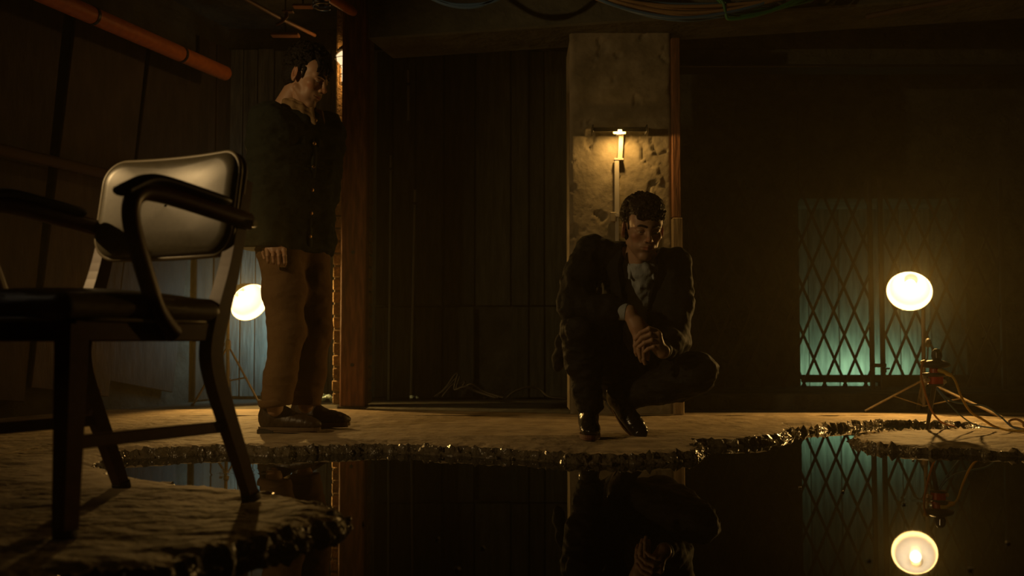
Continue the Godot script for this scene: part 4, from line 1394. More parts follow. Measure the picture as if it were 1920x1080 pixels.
func make_small_things() -> void:
	# crumpled plastic film on the floor by the boards
	var rng := RandomNumberGenerator.new()
	rng.seed = 12
	var spots := [[P(607, 742, 6.55), 0.085, "crumpled pale blue plastic film on the floor beside the brick pier"], [P(777, 750, 6.7), 0.03, "small scrap of pale blue plastic film at the foot of the panels"]]
	for s in spots:
		var f := Field.new(s[0] - Vector3.ONE * s[1] * 1.6, s[0] + Vector3.ONE * s[1] * 1.6, s[1] / 14.0)
		var g: Vector3 = s[0]
		g.y = 0.02
		f.o.y = -0.02
		for k in 9:
			var p: Vector3 = g + Vector3(rng.randf_range(-1, 1), rng.randf_range(-0.1, 0.35), rng.randf_range(-0.6, 0.6)) * s[1] * 0.8
			f.ell(p, Vector3(rng.randf_range(0.2, 0.5), rng.randf_range(0.06, 0.14), rng.randf_range(0.2, 0.4)) * s[1], Basis.from_euler(Vector3(rng.randf(), rng.randf() * 6.0, rng.randf())), 0.004)
		f.rough(s[1] * 0.12, 2.2 / s[1], 3)
		var h := heap()
		f.net(h)
		tag(part("plastic_film", heap_mesh(h, false), M.plastic_film), s[2], "plastic film")
	# bits floating on the water
	var bits := [[1500, 914], [1580, 922], [1630, 1050], [1712, 863], [820, 1010], [905, 1027], [858, 1067], [1695, 945], [1890, 1018], [1820, 1067], [1655, 842]]
	for b in bits:
		var p := G(b[0], b[1], WATER_Y + 0.002)
		var st := begin()
		add_lathe(st, p, Vector3(rng.randf_range(-0.3, 0.3), 1, rng.randf_range(-0.3, 0.3)), [Vector2(0.0, -0.002), Vector2(0.004, -0.001), Vector2(0.0055, 0.0005), Vector2(0.003, 0.0025), Vector2(0.0, 0.003)], 7)
		tag(part("floating_scrap", done(st), M.welt), "tiny pale scrap floating on the black water", "scrap", "scraps floating on the water")

# ---------------------------------------------------------------- people
# head frame: origin between the ears, +z where the face looks, +y up, +x the person's left
func face_field(cell := 0.0028) -> Field:
	var f := Field.new(Vector3(-0.105, -0.2, -0.135), Vector3(0.105, 0.135, 0.14), cell)
	f.ell(Vector3(0, 0.04, -0.015), Vector3(0.074, 0.086, 0.096), Basis(), 0.02)
	f.ell(Vector3(0, -0.03, 0.026), Vector3(0.055, 0.086, 0.062), Basis(), 0.03)
	f.ell(Vector3(0, 0.045, 0.045), Vector3(0.062, 0.05, 0.045), Basis(), 0.03)     # forehead
	for s in [-1.0, 1.0]:
		f.capsule(Vector3(0.053 * s, -0.055, 0.0), Vector3(0.016 * s, -0.104, 0.064), 0.014, 0.012, 0.016)   # jaw
		f.ell(Vector3(0.044 * s, -0.018, 0.058), Vector3(0.021, 0.018, 0.022), Basis(), 0.02)                  # cheek bone
		f.ell(Vector3(0.03 * s, -0.056, 0.056), Vector3(0.02, 0.028, 0.02), Basis(), 0.02)                  # cheek
		f.capsule(Vector3(0.008 * s, 0.019, 0.088), Vector3(0.045 * s, 0.023, 0.07), 0.009, 0.008, 0.014)     # brow ridge
	f.ball(Vector3(0, -0.1, 0.068), 0.018, 0.02)                                                              # chin
	for s in [-1.0, 1.0]:
		f.ell(Vector3(0.031 * s, 0.003, 0.092), Vector3(0.017, 0.011, 0.017), Basis(), 0.012, 1)              # socket
		f.ell(Vector3(0.031 * s, 0.0072, 0.0752), Vector3(0.0168, 0.0088, 0.0138), Basis(), 0.004)               # upper lid
		f.ell(Vector3(0.031 * s, -0.0072, 0.0738), Vector3(0.0155, 0.0064, 0.0128), Basis(), 0.004)              # lower lid
	f.capsule(Vector3(0, 0.016, 0.088), Vector3(0, -0.026, 0.107), 0.0075, 0.0095, 0.012)                      # nose
	f.ball(Vector3(0, -0.029, 0.109), 0.0105, 0.008)
	for s in [-1.0, 1.0]:
		f.ball(Vector3(0.0115 * s, -0.033, 0.098), 0.0078, 0.007)
		f.ball(Vector3(0.006 * s, -0.041, 0.105), 0.0036, 0.003, 1)
	f.ell(Vector3(0, -0.06, 0.08), Vector3(0.03, 0.02, 0.016), Basis(), 0.014)                                 # muzzle
	f.capsule(Vector3(-0.019, -0.062, 0.086), Vector3(0, -0.059, 0.0945), 0.0045, 0.0055, 0.005)               # lips
	f.capsule(Vector3(0.019, -0.062, 0.086), Vector3(0, -0.059, 0.0945), 0.0045, 0.0055, 0.005)
	f.capsule(Vector3(-0.016, -0.068, 0.086), Vector3(0, -0.0705, 0.0935), 0.005, 0.0065, 0.005)
	f.capsule(Vector3(0.016, -0.068, 0.086), Vector3(0, -0.0705, 0.0935), 0.005, 0.0065, 0.005)
	f.capsule(Vector3(-0.027, -0.0625, 0.088), Vector3(0, -0.0645, 0.1025), 0.002, 0.0025, 0.003, 1)           # mouth line
	f.capsule(Vector3(0.027, -0.0625, 0.088), Vector3(0, -0.0645, 0.1025), 0.002, 0.0025, 0.003, 1)
	f.capsule(Vector3(-0.012, -0.083, 0.096), Vector3(0.012, -0.083, 0.096), 0.006, 0.006, 0.01, 1)            # hollow under the lip
	for s in [-1.0, 1.0]:                                                                                     # ears
		var eb := Basis(Vector3(0, 1, 0), 0.42 * s) * Basis(Vector3(1, 0, 0), -0.15)
		f.ell(Vector3(0.08 * s, -0.002, -0.012), Vector3(0.0075, 0.033, 0.021), eb, 0.006)
		f.ell(Vector3(0.088 * s, 0.002, -0.006), Vector3(0.006, 0.019, 0.011), eb, 0.005, 1)
		f.ball(Vector3(0.078 * s, -0.03, -0.006), 0.0075, 0.006)
	f.capsule(Vector3(0, -0.06, -0.035), Vector3(0, -0.19, -0.058), 0.047, 0.055, 0.014)                        # neck
	f.capsule(Vector3(0, -0.105, 0.008), Vector3(0, -0.19, -0.02), 0.016, 0.018, 0.02)
	return f

func head_parts(who: Node3D, body: Dictionary, t: Transform3D, skin: Color, hair_mat: Material, hair_kind: int) -> void:
	var lips := Color(skin.r * 0.8, skin.g * 0.5, skin.b * 0.45)
	var blush := Color(skin.r * 1.02, skin.g * 0.84, skin.b * 0.8)
	var stubble := Color(skin.r * 0.82, skin.g * 0.82, skin.b * 0.84)
	face_field().net(body, t, skin, [
		[Vector3(0, -0.085, 0.05), Vector3(0.075, 0.045, 0.06), stubble],
		[Vector3(0, -0.03, 0.11), Vector3(0.022, 0.02, 0.02), blush],
		[Vector3(0.045, -0.025, 0.07), Vector3(0.028, 0.025, 0.03), blush], [Vector3(-0.045, -0.025, 0.07), Vector3(0.028, 0.025, 0.03), blush],
		[Vector3(0.085, 0, -0.01), Vector3(0.015, 0.04, 0.03), blush], [Vector3(-0.085, 0, -0.01), Vector3(0.015, 0.04, 0.03), blush],
		[Vector3(0, -0.0645, 0.094), Vector3(0.026, 0.0115, 0.016), lips]])
	# eyes, lids half lowered
	for s in [-1.0, 1.0]:
		var st := begin()
		add_lathe(st, t * Vector3(0.031 * s, 0.0, 0.0735 - 0.0115), t.basis * Vector3(0, 0, 1), [Vector2(0.0, 0.0), Vector2(0.008, 0.002), Vector2(0.0115, 0.0085), Vector2(0.0105, 0.016), Vector2(0.007, 0.021), Vector2(0.0, 0.0232)], 16)
		var eye := part("eye", done(st), M.eye_white, who)
		part("iris", lathe_mesh(t * Vector3(0.031 * s, -0.003, 0.0838), t.basis * Vector3(0, -0.1, 1), [Vector2(0.0056, -0.003), Vector2(0.0054, 0.0), Vector2(0.0, 0.0012)], 14), M.iris, eye)
		var pts := [t * Vector3(0.01 * s, 0.021, 0.0985), t * Vector3(0.022 * s, 0.0245, 0.0975), t * Vector3(0.036 * s, 0.0265, 0.089), t * Vector3(0.05 * s, 0.021, 0.076)]
		part("eyebrow", tube_mesh(spline(pts, 4), [0.003, 0.0042, 0.0046, 0.0048, 0.005, 0.005, 0.005, 0.0048, 0.0045, 0.0042, 0.0036, 0.003, 0.002], 6, Vector2(0.7, 1.0), t.basis.y), hair_mat, who)
		eye.name = "eye"
	# hair: a cap over the skull covered with curls
	var f := Field.new(Vector3(-0.125, -0.09, -0.145), Vector3(0.125, 0.175, 0.14), 0.0034)
	f.ell(Vector3(0, 0.052, -0.02), Vector3(0.08, 0.085, 0.1), Basis(), 0.01)
	f.ell(Vector3(0, 0.0, -0.055), Vector3(0.072, 0.075, 0.062), Basis(), 0.02)
	var rng := RandomNumberGenerator.new()
	rng.seed = 100 + hair_kind
	var curls := 270 if hair_kind == 0 else 230
	for k in curls:
		var y := rng.randf_range(-0.25, 1.0)
		var a := rng.randf() * TAU
		var r := sqrt(maxf(0.0, 1.0 - y * y))
		var v := Vector3(cos(a) * r, y, sin(a) * r)
		if v.z > 0.35 and v.y < 0.42: continue
		var top := smoothstep(0.1, 0.9, v.y)
		var p := Vector3(0, 0.052, -0.02) + v * Vector3(0.081, 0.086, 0.1) * (1.0 + 0.05 * rng.randf() + (0.1 if hair_kind == 0 else 0.14) * top)
		var w := rng.randf_range(0.0055, 0.0095)
		# a curl is a little arc of beads
		var d1 := v.cross(Vector3(rng.randf() - 0.5, rng.randf() - 0.5, rng.randf() - 0.5)).normalized()
		var d2 := d1.cross(v).normalized()
		var prev := p
		for q in 3:
			var ang := q * 1.5
			var nx := p + (d1 * cos(ang) + d2 * sin(ang)) * 0.012 + v * 0.003 * q
			f.capsule(prev, nx, w * 0.75, w * 0.6, 0.003)
			prev = nx
	if hair_kind == 0:      # neat hairline: front mass first
		f.ell(Vector3(0, 0.09, 0.045), Vector3(0.068, 0.045, 0.056), Basis(), 0.02)
		for k in 34:
			var a := Vector3(rng.randf_range(-0.054, 0.054), rng.randf_range(0.055, 0.125), 0)
			a.z = 0.1 - 5.0 * a.x * a.x - 9.0 * pow(maxf(0.0, a.y - 0.08), 2.0) - 0.1 * maxf(0.0, a.y - 0.08)
			f.capsule(a, a + Vector3(rng.randf_range(-0.012, 0.012), rng.randf_range(-0.008, 0.012), 0.002), 0.0085, 0.006, 0.003)
	if hair_kind == 0:      # neat hairline, short sides
		f.ell(Vector3(0, -0.012, 0.108), Vector3(0.07, 0.058, 0.058), Basis(), 0.006, 1)
		for s in [-1.0, 1.0]:
			f.ell(Vector3(0.092 * s, -0.022, 0.0), Vector3(0.034, 0.056, 0.045), Basis(), 0.006, 1)
			f.capsule(Vector3(0.069 * s, 0.034, 0.026), Vector3(0.068 * s, 0.004, 0.026), 0.007, 0.003, 0.006)
		f.ell(Vector3(0, -0.075, 0.02), Vector3(0.12, 0.055, 0.09), Basis(), 0.006, 1)
	else:                   # longer hair, falling over the brow
		f.ell(Vector3(0, -0.03, 0.112), Vector3(0.08, 0.066, 0.062), Basis(), 0.006, 1)
		for s in [-1.0, 1.0]:
			f.ell(Vector3(0.095 * s, -0.03, -0.002), Vector3(0.035, 0.05, 0.036), Basis(), 0.006, 1)
			f.capsule(Vector3(0.071 * s, 0.03, 0.024), Vector3(0.0685 * s, -0.012, 0.02), 0.009, 0.003, 0.006)
		for k in 9:
			var x := -0.05 + 0.0125 * k
			var p0 := Vector3(x * 0.9, 0.1, 0.075 - absf(x) * 0.5)
			var p1 := Vector3(x * 1.05 + 0.005, 0.066, 0.101 - absf(x) * 0.55)
			var p2 := Vector3(x * 1.1 - 0.004 * (k % 3), 0.036 - 0.007 * (k % 3), 0.107 - absf(x) * 0.6)
			f.capsule(p0, p1, 0.012, 0.008, 0.004)
			f.capsule(p1, p2, 0.007, 0.003, 0.004)
	f.ell(Vector3(0, -0.08, 0.03), Vector3(0.13, 0.05, 0.1), Basis(), 0.006, 1)
	f.rough(0.003, 110.0, 6)
	var h := heap()
	f.net(h, t)
	part("hair", heap_mesh(h, false), hair_mat, who)

# finger: a chain of joints with slightly swollen knuckles, added to a field
func finger(f: Field, pts: Array, r: float) -> void:
	var n := pts.size()
	for i in n - 1:
		f.capsule(pts[i], pts[i + 1], r * (1.0 - 0.1 * i), r * (1.0 - 0.1 * (i + 1)), 0.0035)

func make_shoe(who: Node3D, heel: Vector3, toe_dir: Vector3, up: Vector3, shaft: float, upper: Material, sole: Material, heel_mat: Material, size := 1.0) -> void:
	# frame: z along the foot, y out of the sole; heel is the ground point under the back of the heel
	var z := toe_dir.normalized()
	var x := up.cross(z).normalized()
	var t := Transform3D(Basis(x, z.cross(x), z) * size, heel)
	var s := Node3D.new()
	s.name = "shoe"
	who.add_child(s, true)
	var f := Field.new(Vector3(-0.07, -0.01, -0.03), Vector3(0.07, 0.2, 0.32), 0.005)
	f.ell(Vector3(0, 0.055, 0.045), Vector3(0.034, 0.055, 0.043), Basis(), 0.02)
	f.ell(Vector3(0, 0.06, 0.1), Vector3(0.037, 0.058, 0.065), Basis(), 0.03)
	f.ell(Vector3(0, 0.045, 0.165), Vector3(0.043, 0.036, 0.075), Basis(), 0.03)
	f.ell(Vector3(0, 0.036, 0.23), Vector3(0.04, 0.027, 0.058), Basis(), 0.03)
	f.capsule(Vector3(0, 0.08, 0.06), Vector3(0, 0.08 + shaft, 0.055), 0.04, 0.043, 0.03)
	f.cut(Vector3(0, 0.02, 0), Vector3.UP)
	f.cut(Vector3(0, 0.075 + shaft, 0), Vector3.DOWN)
	f.rough(0.002, 22.0, 8, Vector3(1, 1, 2.5))
	var h := heap()
	f.net(h, t)
	part("upper", heap_mesh(h, false), upper, s)
	# sole and heel block
	var st := begin()
	var outl := []
	for k in 32:
		var a := TAU * k / 32.0
		var zz := 0.143 - cos(a) * 0.143
		var wv := lerpf(0.037, 0.048, smoothstep(0.08, 0.2, zz))
		outl.append(Vector2(sin(a) * wv * (1.0 if zz < 0.2 else 1.0), zz))
	for lay in [[0.008, 0.022, 0.0, 1.0], [0.0, 0.008, 0.0, 0.93]]:
		var mid := Vector3(0, lay[0], 0.143)
		for k in 32:
			var a2: Vector2 = outl[k]
			var b2: Vector2 = outl[(k + 1) % 32]
			var sc: float = lay[3]
			var lo1 := Vector3(a2.x * sc, lay[0], 0.143 + (a2.y - 0.143) * sc)
			var lo2 := Vector3(b2.x * sc, lay[0], 0.143 + (b2.y - 0.143) * sc)
			var hi1 := Vector3(lo1.x, lay[1], lo1.z)
			var hi2 := Vector3(lo2.x, lay[1], lo2.z)
			quad(st, t * lo1, t * lo2, t * hi2, t * hi1)
			for v in [mid, lo1, lo2]: st.add_vertex(t * v)
			for v in [Vector3(0, lay[1], 0.143), hi2, hi1]: st.add_vertex(t * v)
	part("sole", done(st), sole, s)
	part("heel_block", box_mesh(t * Vector3(0, 0.002, 0.045), Vector3(0.032, 0.012, 0.04) * size, t.basis.orthonormalized(), 0.006), heel_mat, s)
	for k in 4:
		var zz := 0.105 + 0.018 * k
		var yy := 0.118 - 0.0125 * k
		part("lace", tube_mesh([t * Vector3(-0.02, yy - 0.007, zz), t * Vector3(0, yy, zz + 0.002), t * Vector3(0.02, yy - 0.007, zz)], 0.0024, 5), heel_mat, s)

func make_standing_man() -> void:
	var fwd := Vector3(0.766, 0, 0.643)
	var left := Vector3(0.643, 0, -0.766)
	var zc := 4.45
	var at := G(560, 803)
	var who := thing("person", "standing person in a dark green jacket, tan collar, brown trousers and boots", "person", Vector3(at.x, 0, -zc))
	var skin := Color(0.42, 0.25, 0.15)
	var B := Transform3D(Basis(left, Vector3.UP, fwd), Vector3.ZERO)
	var neck := P(561, 208, zc)
	var headc := P(575, 147, zc - 0.05)
	var chest := P(551, 300, zc)
	var waist := P(545, 385, zc)
	var hip := P(547, 455, zc)
	var shR := neck - left * 0.165 + Vector3(0, -0.06, 0)
	var shL := neck + left * 0.165 + Vector3(0, -0.06, 0)
	var elR := P(494, 350, zc - 0.13)
	var wrR := P(508, 448, zc - 0.2)
	var elL := P(606, 350, zc + 0.1)
	var wrL := P(586, 425, zc + 0.1)
	var hipR := hip + Vector3(0.022, 0, 0) - left * 0.085 + Vector3(0, -0.04, 0)
	var hipL := hip + left * 0.085 + Vector3(0, -0.04, 0)
	var knR := P(537, 622, zc - 0.06)
	var knL := P(590, 622, zc + 0.06)
	var anR := P(515, 766, zc - 0.06)
	var anL := P(573, 760, zc + 0.07)
	# ---- body
	var body := heap()
	var f := Field.new(Vector3(chest.x - 0.42, 0.02, chest.z - 0.4), Vector3(chest.x + 0.42, 1.55, chest.z + 0.45), 0.012)
	f.chain([neck + Vector3(0, -0.05, 0), chest, waist, hip], [0.05, 0.085, 0.08, 0.09], 0.04)
	f.chain([shR, elR, wrR], [0.05, 0.04, 0.028], 0.03)
	f.chain([shL, elL, wrL], [0.05, 0.04, 0.028], 0.03)
	f.capsule(shR, shL, 0.05, 0.05, 0.05)
	f.chain([hipR, knR, anR], [0.075, 0.05, 0.035], 0.03)
	f.chain([hipL, knL, anL], [0.075, 0.05, 0.035], 0.03)
	f.capsule(neck + Vector3(0, -0.03, 0), headc + Vector3(-0.02, -0.06, 0), 0.048, 0.045, 0.02)
	f.net(body, Transform3D(), skin)
	# right hand: knuckles outwards, fingers hanging in a row
	var hf := Field.new(wrR + Vector3(-0.1, -0.16, -0.1), wrR + Vector3(0.14, 0.06, 0.12), 0.003)
	var palm := P(515, 470, zc - 0.2)
	hf.capsule(wrR, palm, 0.027, 0.03, 0.02)
	for k in 4:
		var kx: float = 501 + 10.5 * k
		var ln: float = [488, 490, 494, 492][k]
		var root := P(kx, 468, zc - 0.215)
		hf.capsule(palm.lerp(wrR, 0.3), root, 0.018, 0.0105, 0.01)
		finger(hf, [root, P(kx + 1, 479, zc - 0.235), P(kx + 2, ln, zc - 0.225), P(kx + 2, ln + 4, zc - 0.205)], 0.0095)
	finger(hf, [palm, P(497, 462, zc - 0.16), P(494, 474, zc - 0.14), P(496, 484, zc - 0.14)], 0.0105)
	hf.net(body, Transform3D(), skin)
	# left hand, hidden behind him
	var lf := Field.new(wrL + Vector3(-0.1, -0.2, -0.1), wrL + Vector3(0.1, 0.06, 0.1), 0.004)
	lf.capsule(wrL, wrL + Vector3(0, -0.07, 0), 0.027, 0.03, 0.02)
	for k in 4:
		var o := Vector3(0, -0.08, 0.027 - 0.018 * k)
		finger(lf, [wrL + o, wrL + o + Vector3(-0.008, -0.035, 0), wrL + o + Vector3(-0.018, -0.065, 0), wrL + o + Vector3(-0.026, -0.08, 0)], 0.009)
	finger(lf, [wrL + Vector3(0, -0.03, 0.02), wrL + Vector3(-0.01, -0.06, 0.045), wrL + Vector3(-0.015, -0.09, 0.05)], 0.0105)
	lf.net(body, Transform3D(), skin)
	# head turned to the right of the picture, looking down
	var hb := Basis(Vector3.UP, deg_to_rad(69)) * Basis(Vector3(1, 0, 0), deg_to_rad(21)) * Basis(Vector3(0, 0, 1), deg_to_rad(-3))
	head_parts(who, body, Transform3D(hb * 0.98, headc), skin, M.hair_dark, 1)
	part("body", heap_mesh(body), M.skin, who)
	# ---- jacket
	var j := Field.new(Vector3(chest.x - 0.4, 0.66, chest.z - 0.38), Vector3(chest.x + 0.36, 1.5, chest.z + 0.42), 0.008)
	var lv := [[neck + Vector3(0, -0.075, 0), 0.125, 0.075], [P(553, 260, zc), 0.12, 0.1], [chest, 0.1, 0.118], [P(547, 345, zc), 0.088, 0.118], [waist, 0.085, 0.118], [P(541, 425, zc), 0.09, 0.124], [P(538, 466, zc), 0.095, 0.132]]
	for l in lv:
		j.capsule(l[0] - left * l[1], l[0] + left * l[1], l[2], l[2], 0.07)
	j.capsule(neck + Vector3(0, -0.05, 0), neck + Vector3(0, 0.012, 0), 0.085, 0.07, 0.04)
	j.chain([shR + Vector3(0, 0.0, 0), shR.lerp(elR, 0.5), elR, elR.lerp(wrR, 0.55), wrR + Vector3(0, -0.004, 0)], [0.074, 0.068, 0.066, 0.057, 0.05], 0.035)
	j.chain([shL, shL.lerp(elL, 0.5), elL, elL.lerp(wrL, 0.55), wrL], [0.074, 0.068, 0.064, 0.057, 0.05], 0.035)
	j.rough(0.012, 5.0, 21, Vector3(1, 2.6, 1))
	j.rough(0.005, 16.0, 22, Vector3(1, 1.6, 1))
	# neck opening, hem, sleeve ends
	j.ell(neck + fwd * 0.05 + Vector3(0, 0.03, 0), Vector3(0.058, 0.085, 0.085), Basis(left, Vector3.UP, fwd), 0.01, 1)
	j.cut(P(538, 474, zc), Vector3(0.05, 1, -0.02), 0.008)
	var jh := heap()
	j.net(jh)
	var jk := part("jacket", heap_mesh(jh, false), M.wool, who)
	# front placket, buttons, pocket flap, cuff tab
	var fl := []
	for l in lv.slice(1): fl.append(l[0] + fwd * (l[2] + 0.004) + left * 0.012)
	part("placket", tube_mesh(spline(fl, 4), 0.016, 6, Vector2(1.0, 0.4), fwd), M.wool, jk)
	for py in [232, 275, 318, 361, 404, 447]:
		var c := P(570 if py < 300 else 580, py, zc)
		var along := clampf((py - 232) / 215.0, 0, 1)
		var ctr: Vector3 = P(553, 260, zc).lerp(P(540, 440, zc), along)
		ctr.y = c.y
		var b := ctr + fwd * (0.124 + 0.012 * along) + left * 0.012
		part("button", lathe_mesh(b, fwd, [Vector2(0.0, -0.006), Vector2(0.0085, -0.006), Vector2(0.0085, 0.001), Vector2(0.006, 0.003), Vector2(0.0, 0.002)], 12), M.button, jk)
	for s in [-1.0, 1.0]:
		var pc: Vector3 = P(550, 272, zc) + fwd * 0.104 + left * 0.08 * s
		part("pocket_flap", box_mesh(pc, Vector3(0.05, 0.018, 0.008), Basis(left, Vector3.UP, fwd) * Basis(Vector3.UP, 0.35 * s), 0.004), M.wool, jk)
	# shirt: collar standing out of the jacket, cuff edge
	var c2 := Field.new(neck + Vector3(-0.2, -0.15, -0.2), neck + Vector3(0.2, 0.1, 0.2), 0.005)
	var nf := Vector3(0.94, 0, 0.34)          # the collar follows the turn of the neck
	var nl := Vector3(0.34, 0, -0.94)
	var ringp := []
	for k in 13:
		var a := PI * (0.16 + 1.68 * k / 12.0)
		ringp.append(neck + nf * (cos(a) * 0.078 + 0.004) + nl * sin(a) * 0.074 + Vector3(0, 0.034 - 0.036 * cos(a), 0))
	for k in 12:
		c2.capsule(ringp[k], ringp[k + 1], 0.009, 0.009, 0.006)
		c2.capsule(ringp[k] + (ringp[k] - neck) * Vector3(0.16, 0, 0.16) + Vector3(0, -0.018, 0), ringp[k + 1] + (ringp[k + 1] - neck) * Vector3(0.16, 0, 0.16) + Vector3(0, -0.018, 0), 0.01, 0.01, 0.012)
		c2.capsule(ringp[k] + (ringp[k] - neck) * Vector3(0.26, 0, 0.26) + Vector3(0, -0.04, 0), ringp[k + 1] + (ringp[k + 1] - neck) * Vector3(0.26, 0, 0.26) + Vector3(0, -0.04, 0), 0.008, 0.008, 0.014)
	for e in [ringp[0], ringp[12]]:
		var o: Vector3 = (e - neck) * Vector3(0.3, 0, 0.3)
		for q in 5:
			var w: float = q / 4.0
			c2.capsule(e + o * 0.3 + (nf * 0.006 + Vector3(0, -0.006, 0)), e + o * (0.5 + w * 1.0) - nf * 0.05 * w + Vector3(0, -0.075 + 0.02 * w, 0) + nf * 0.02, 0.008, 0.006, 0.006)
	var ch := heap()
	c2.net(ch)
	part("shirt_collar", heap_mesh(ch, false), M.tan_shirt, who, false, "tan shirt collar")
	# ---- trousers
	var tf := Field.new(Vector3(chest.x - 0.32, 0.05, chest.z - 0.3), Vector3(chest.x + 0.32, 0.95, chest.z + 0.32), 0.008)
	tf.capsule(hip - left * 0.07, hip + left * 0.07, 0.105, 0.105, 0.04)
	tf.chain([hipR, hipR.lerp(knR, 0.5), knR, knR.lerp(anR, 0.55), anR + Vector3(0, -0.06, 0)], [0.098, 0.086, 0.072, 0.066, 0.062], 0.03)
	tf.chain([hipL, hipL.lerp(knL, 0.5), knL, knL.lerp(anL, 0.55), anL + Vector3(0, -0.06, 0)], [0.098, 0.086, 0.072, 0.066, 0.062], 0.03)
	tf.rough(0.009, 4.0, 31, Vector3(1.4, 1.2, 1.4))
	tf.rough(0.004, 14.0, 32, Vector3(1, 1.6, 1))
	tf.cut(Vector3(anR.x, anR.y + 0.02, 0), Vector3(0.1, 1, 0), 0.008)
	var th := heap()
	tf.net(th)
	var trs := part("trousers", heap_mesh(th, false), M.brown_trousers, who)
	for a in [anR, anL]:
		var hem := []
		for k in 17: hem.append(a + Vector3(cos(TAU * k / 16.0) * 0.06, 0.028 + 0.008 * sin(TAU * k / 16.0 + 2.0) , sin(TAU * k / 16.0) * 0.06))
		part("turn_up", tube_mesh(hem, 0.012, 8, Vector2(0.8, 1.6)), M.brown_trousers, trs)
	# ---- boots
	make_shoe(who, G(484, 809), Vector3(1.0, 0, 0.16), Vector3.UP, 0.1, M.boot_brown, M.sole_brown, M.sole_dark, 0.98)
	make_shoe(who, G(543, 800), Vector3(1.0, 0, 0.1), Vector3.UP, 0.1, M.boot_brown, M.sole_brown, M.sole_dark, 0.98)

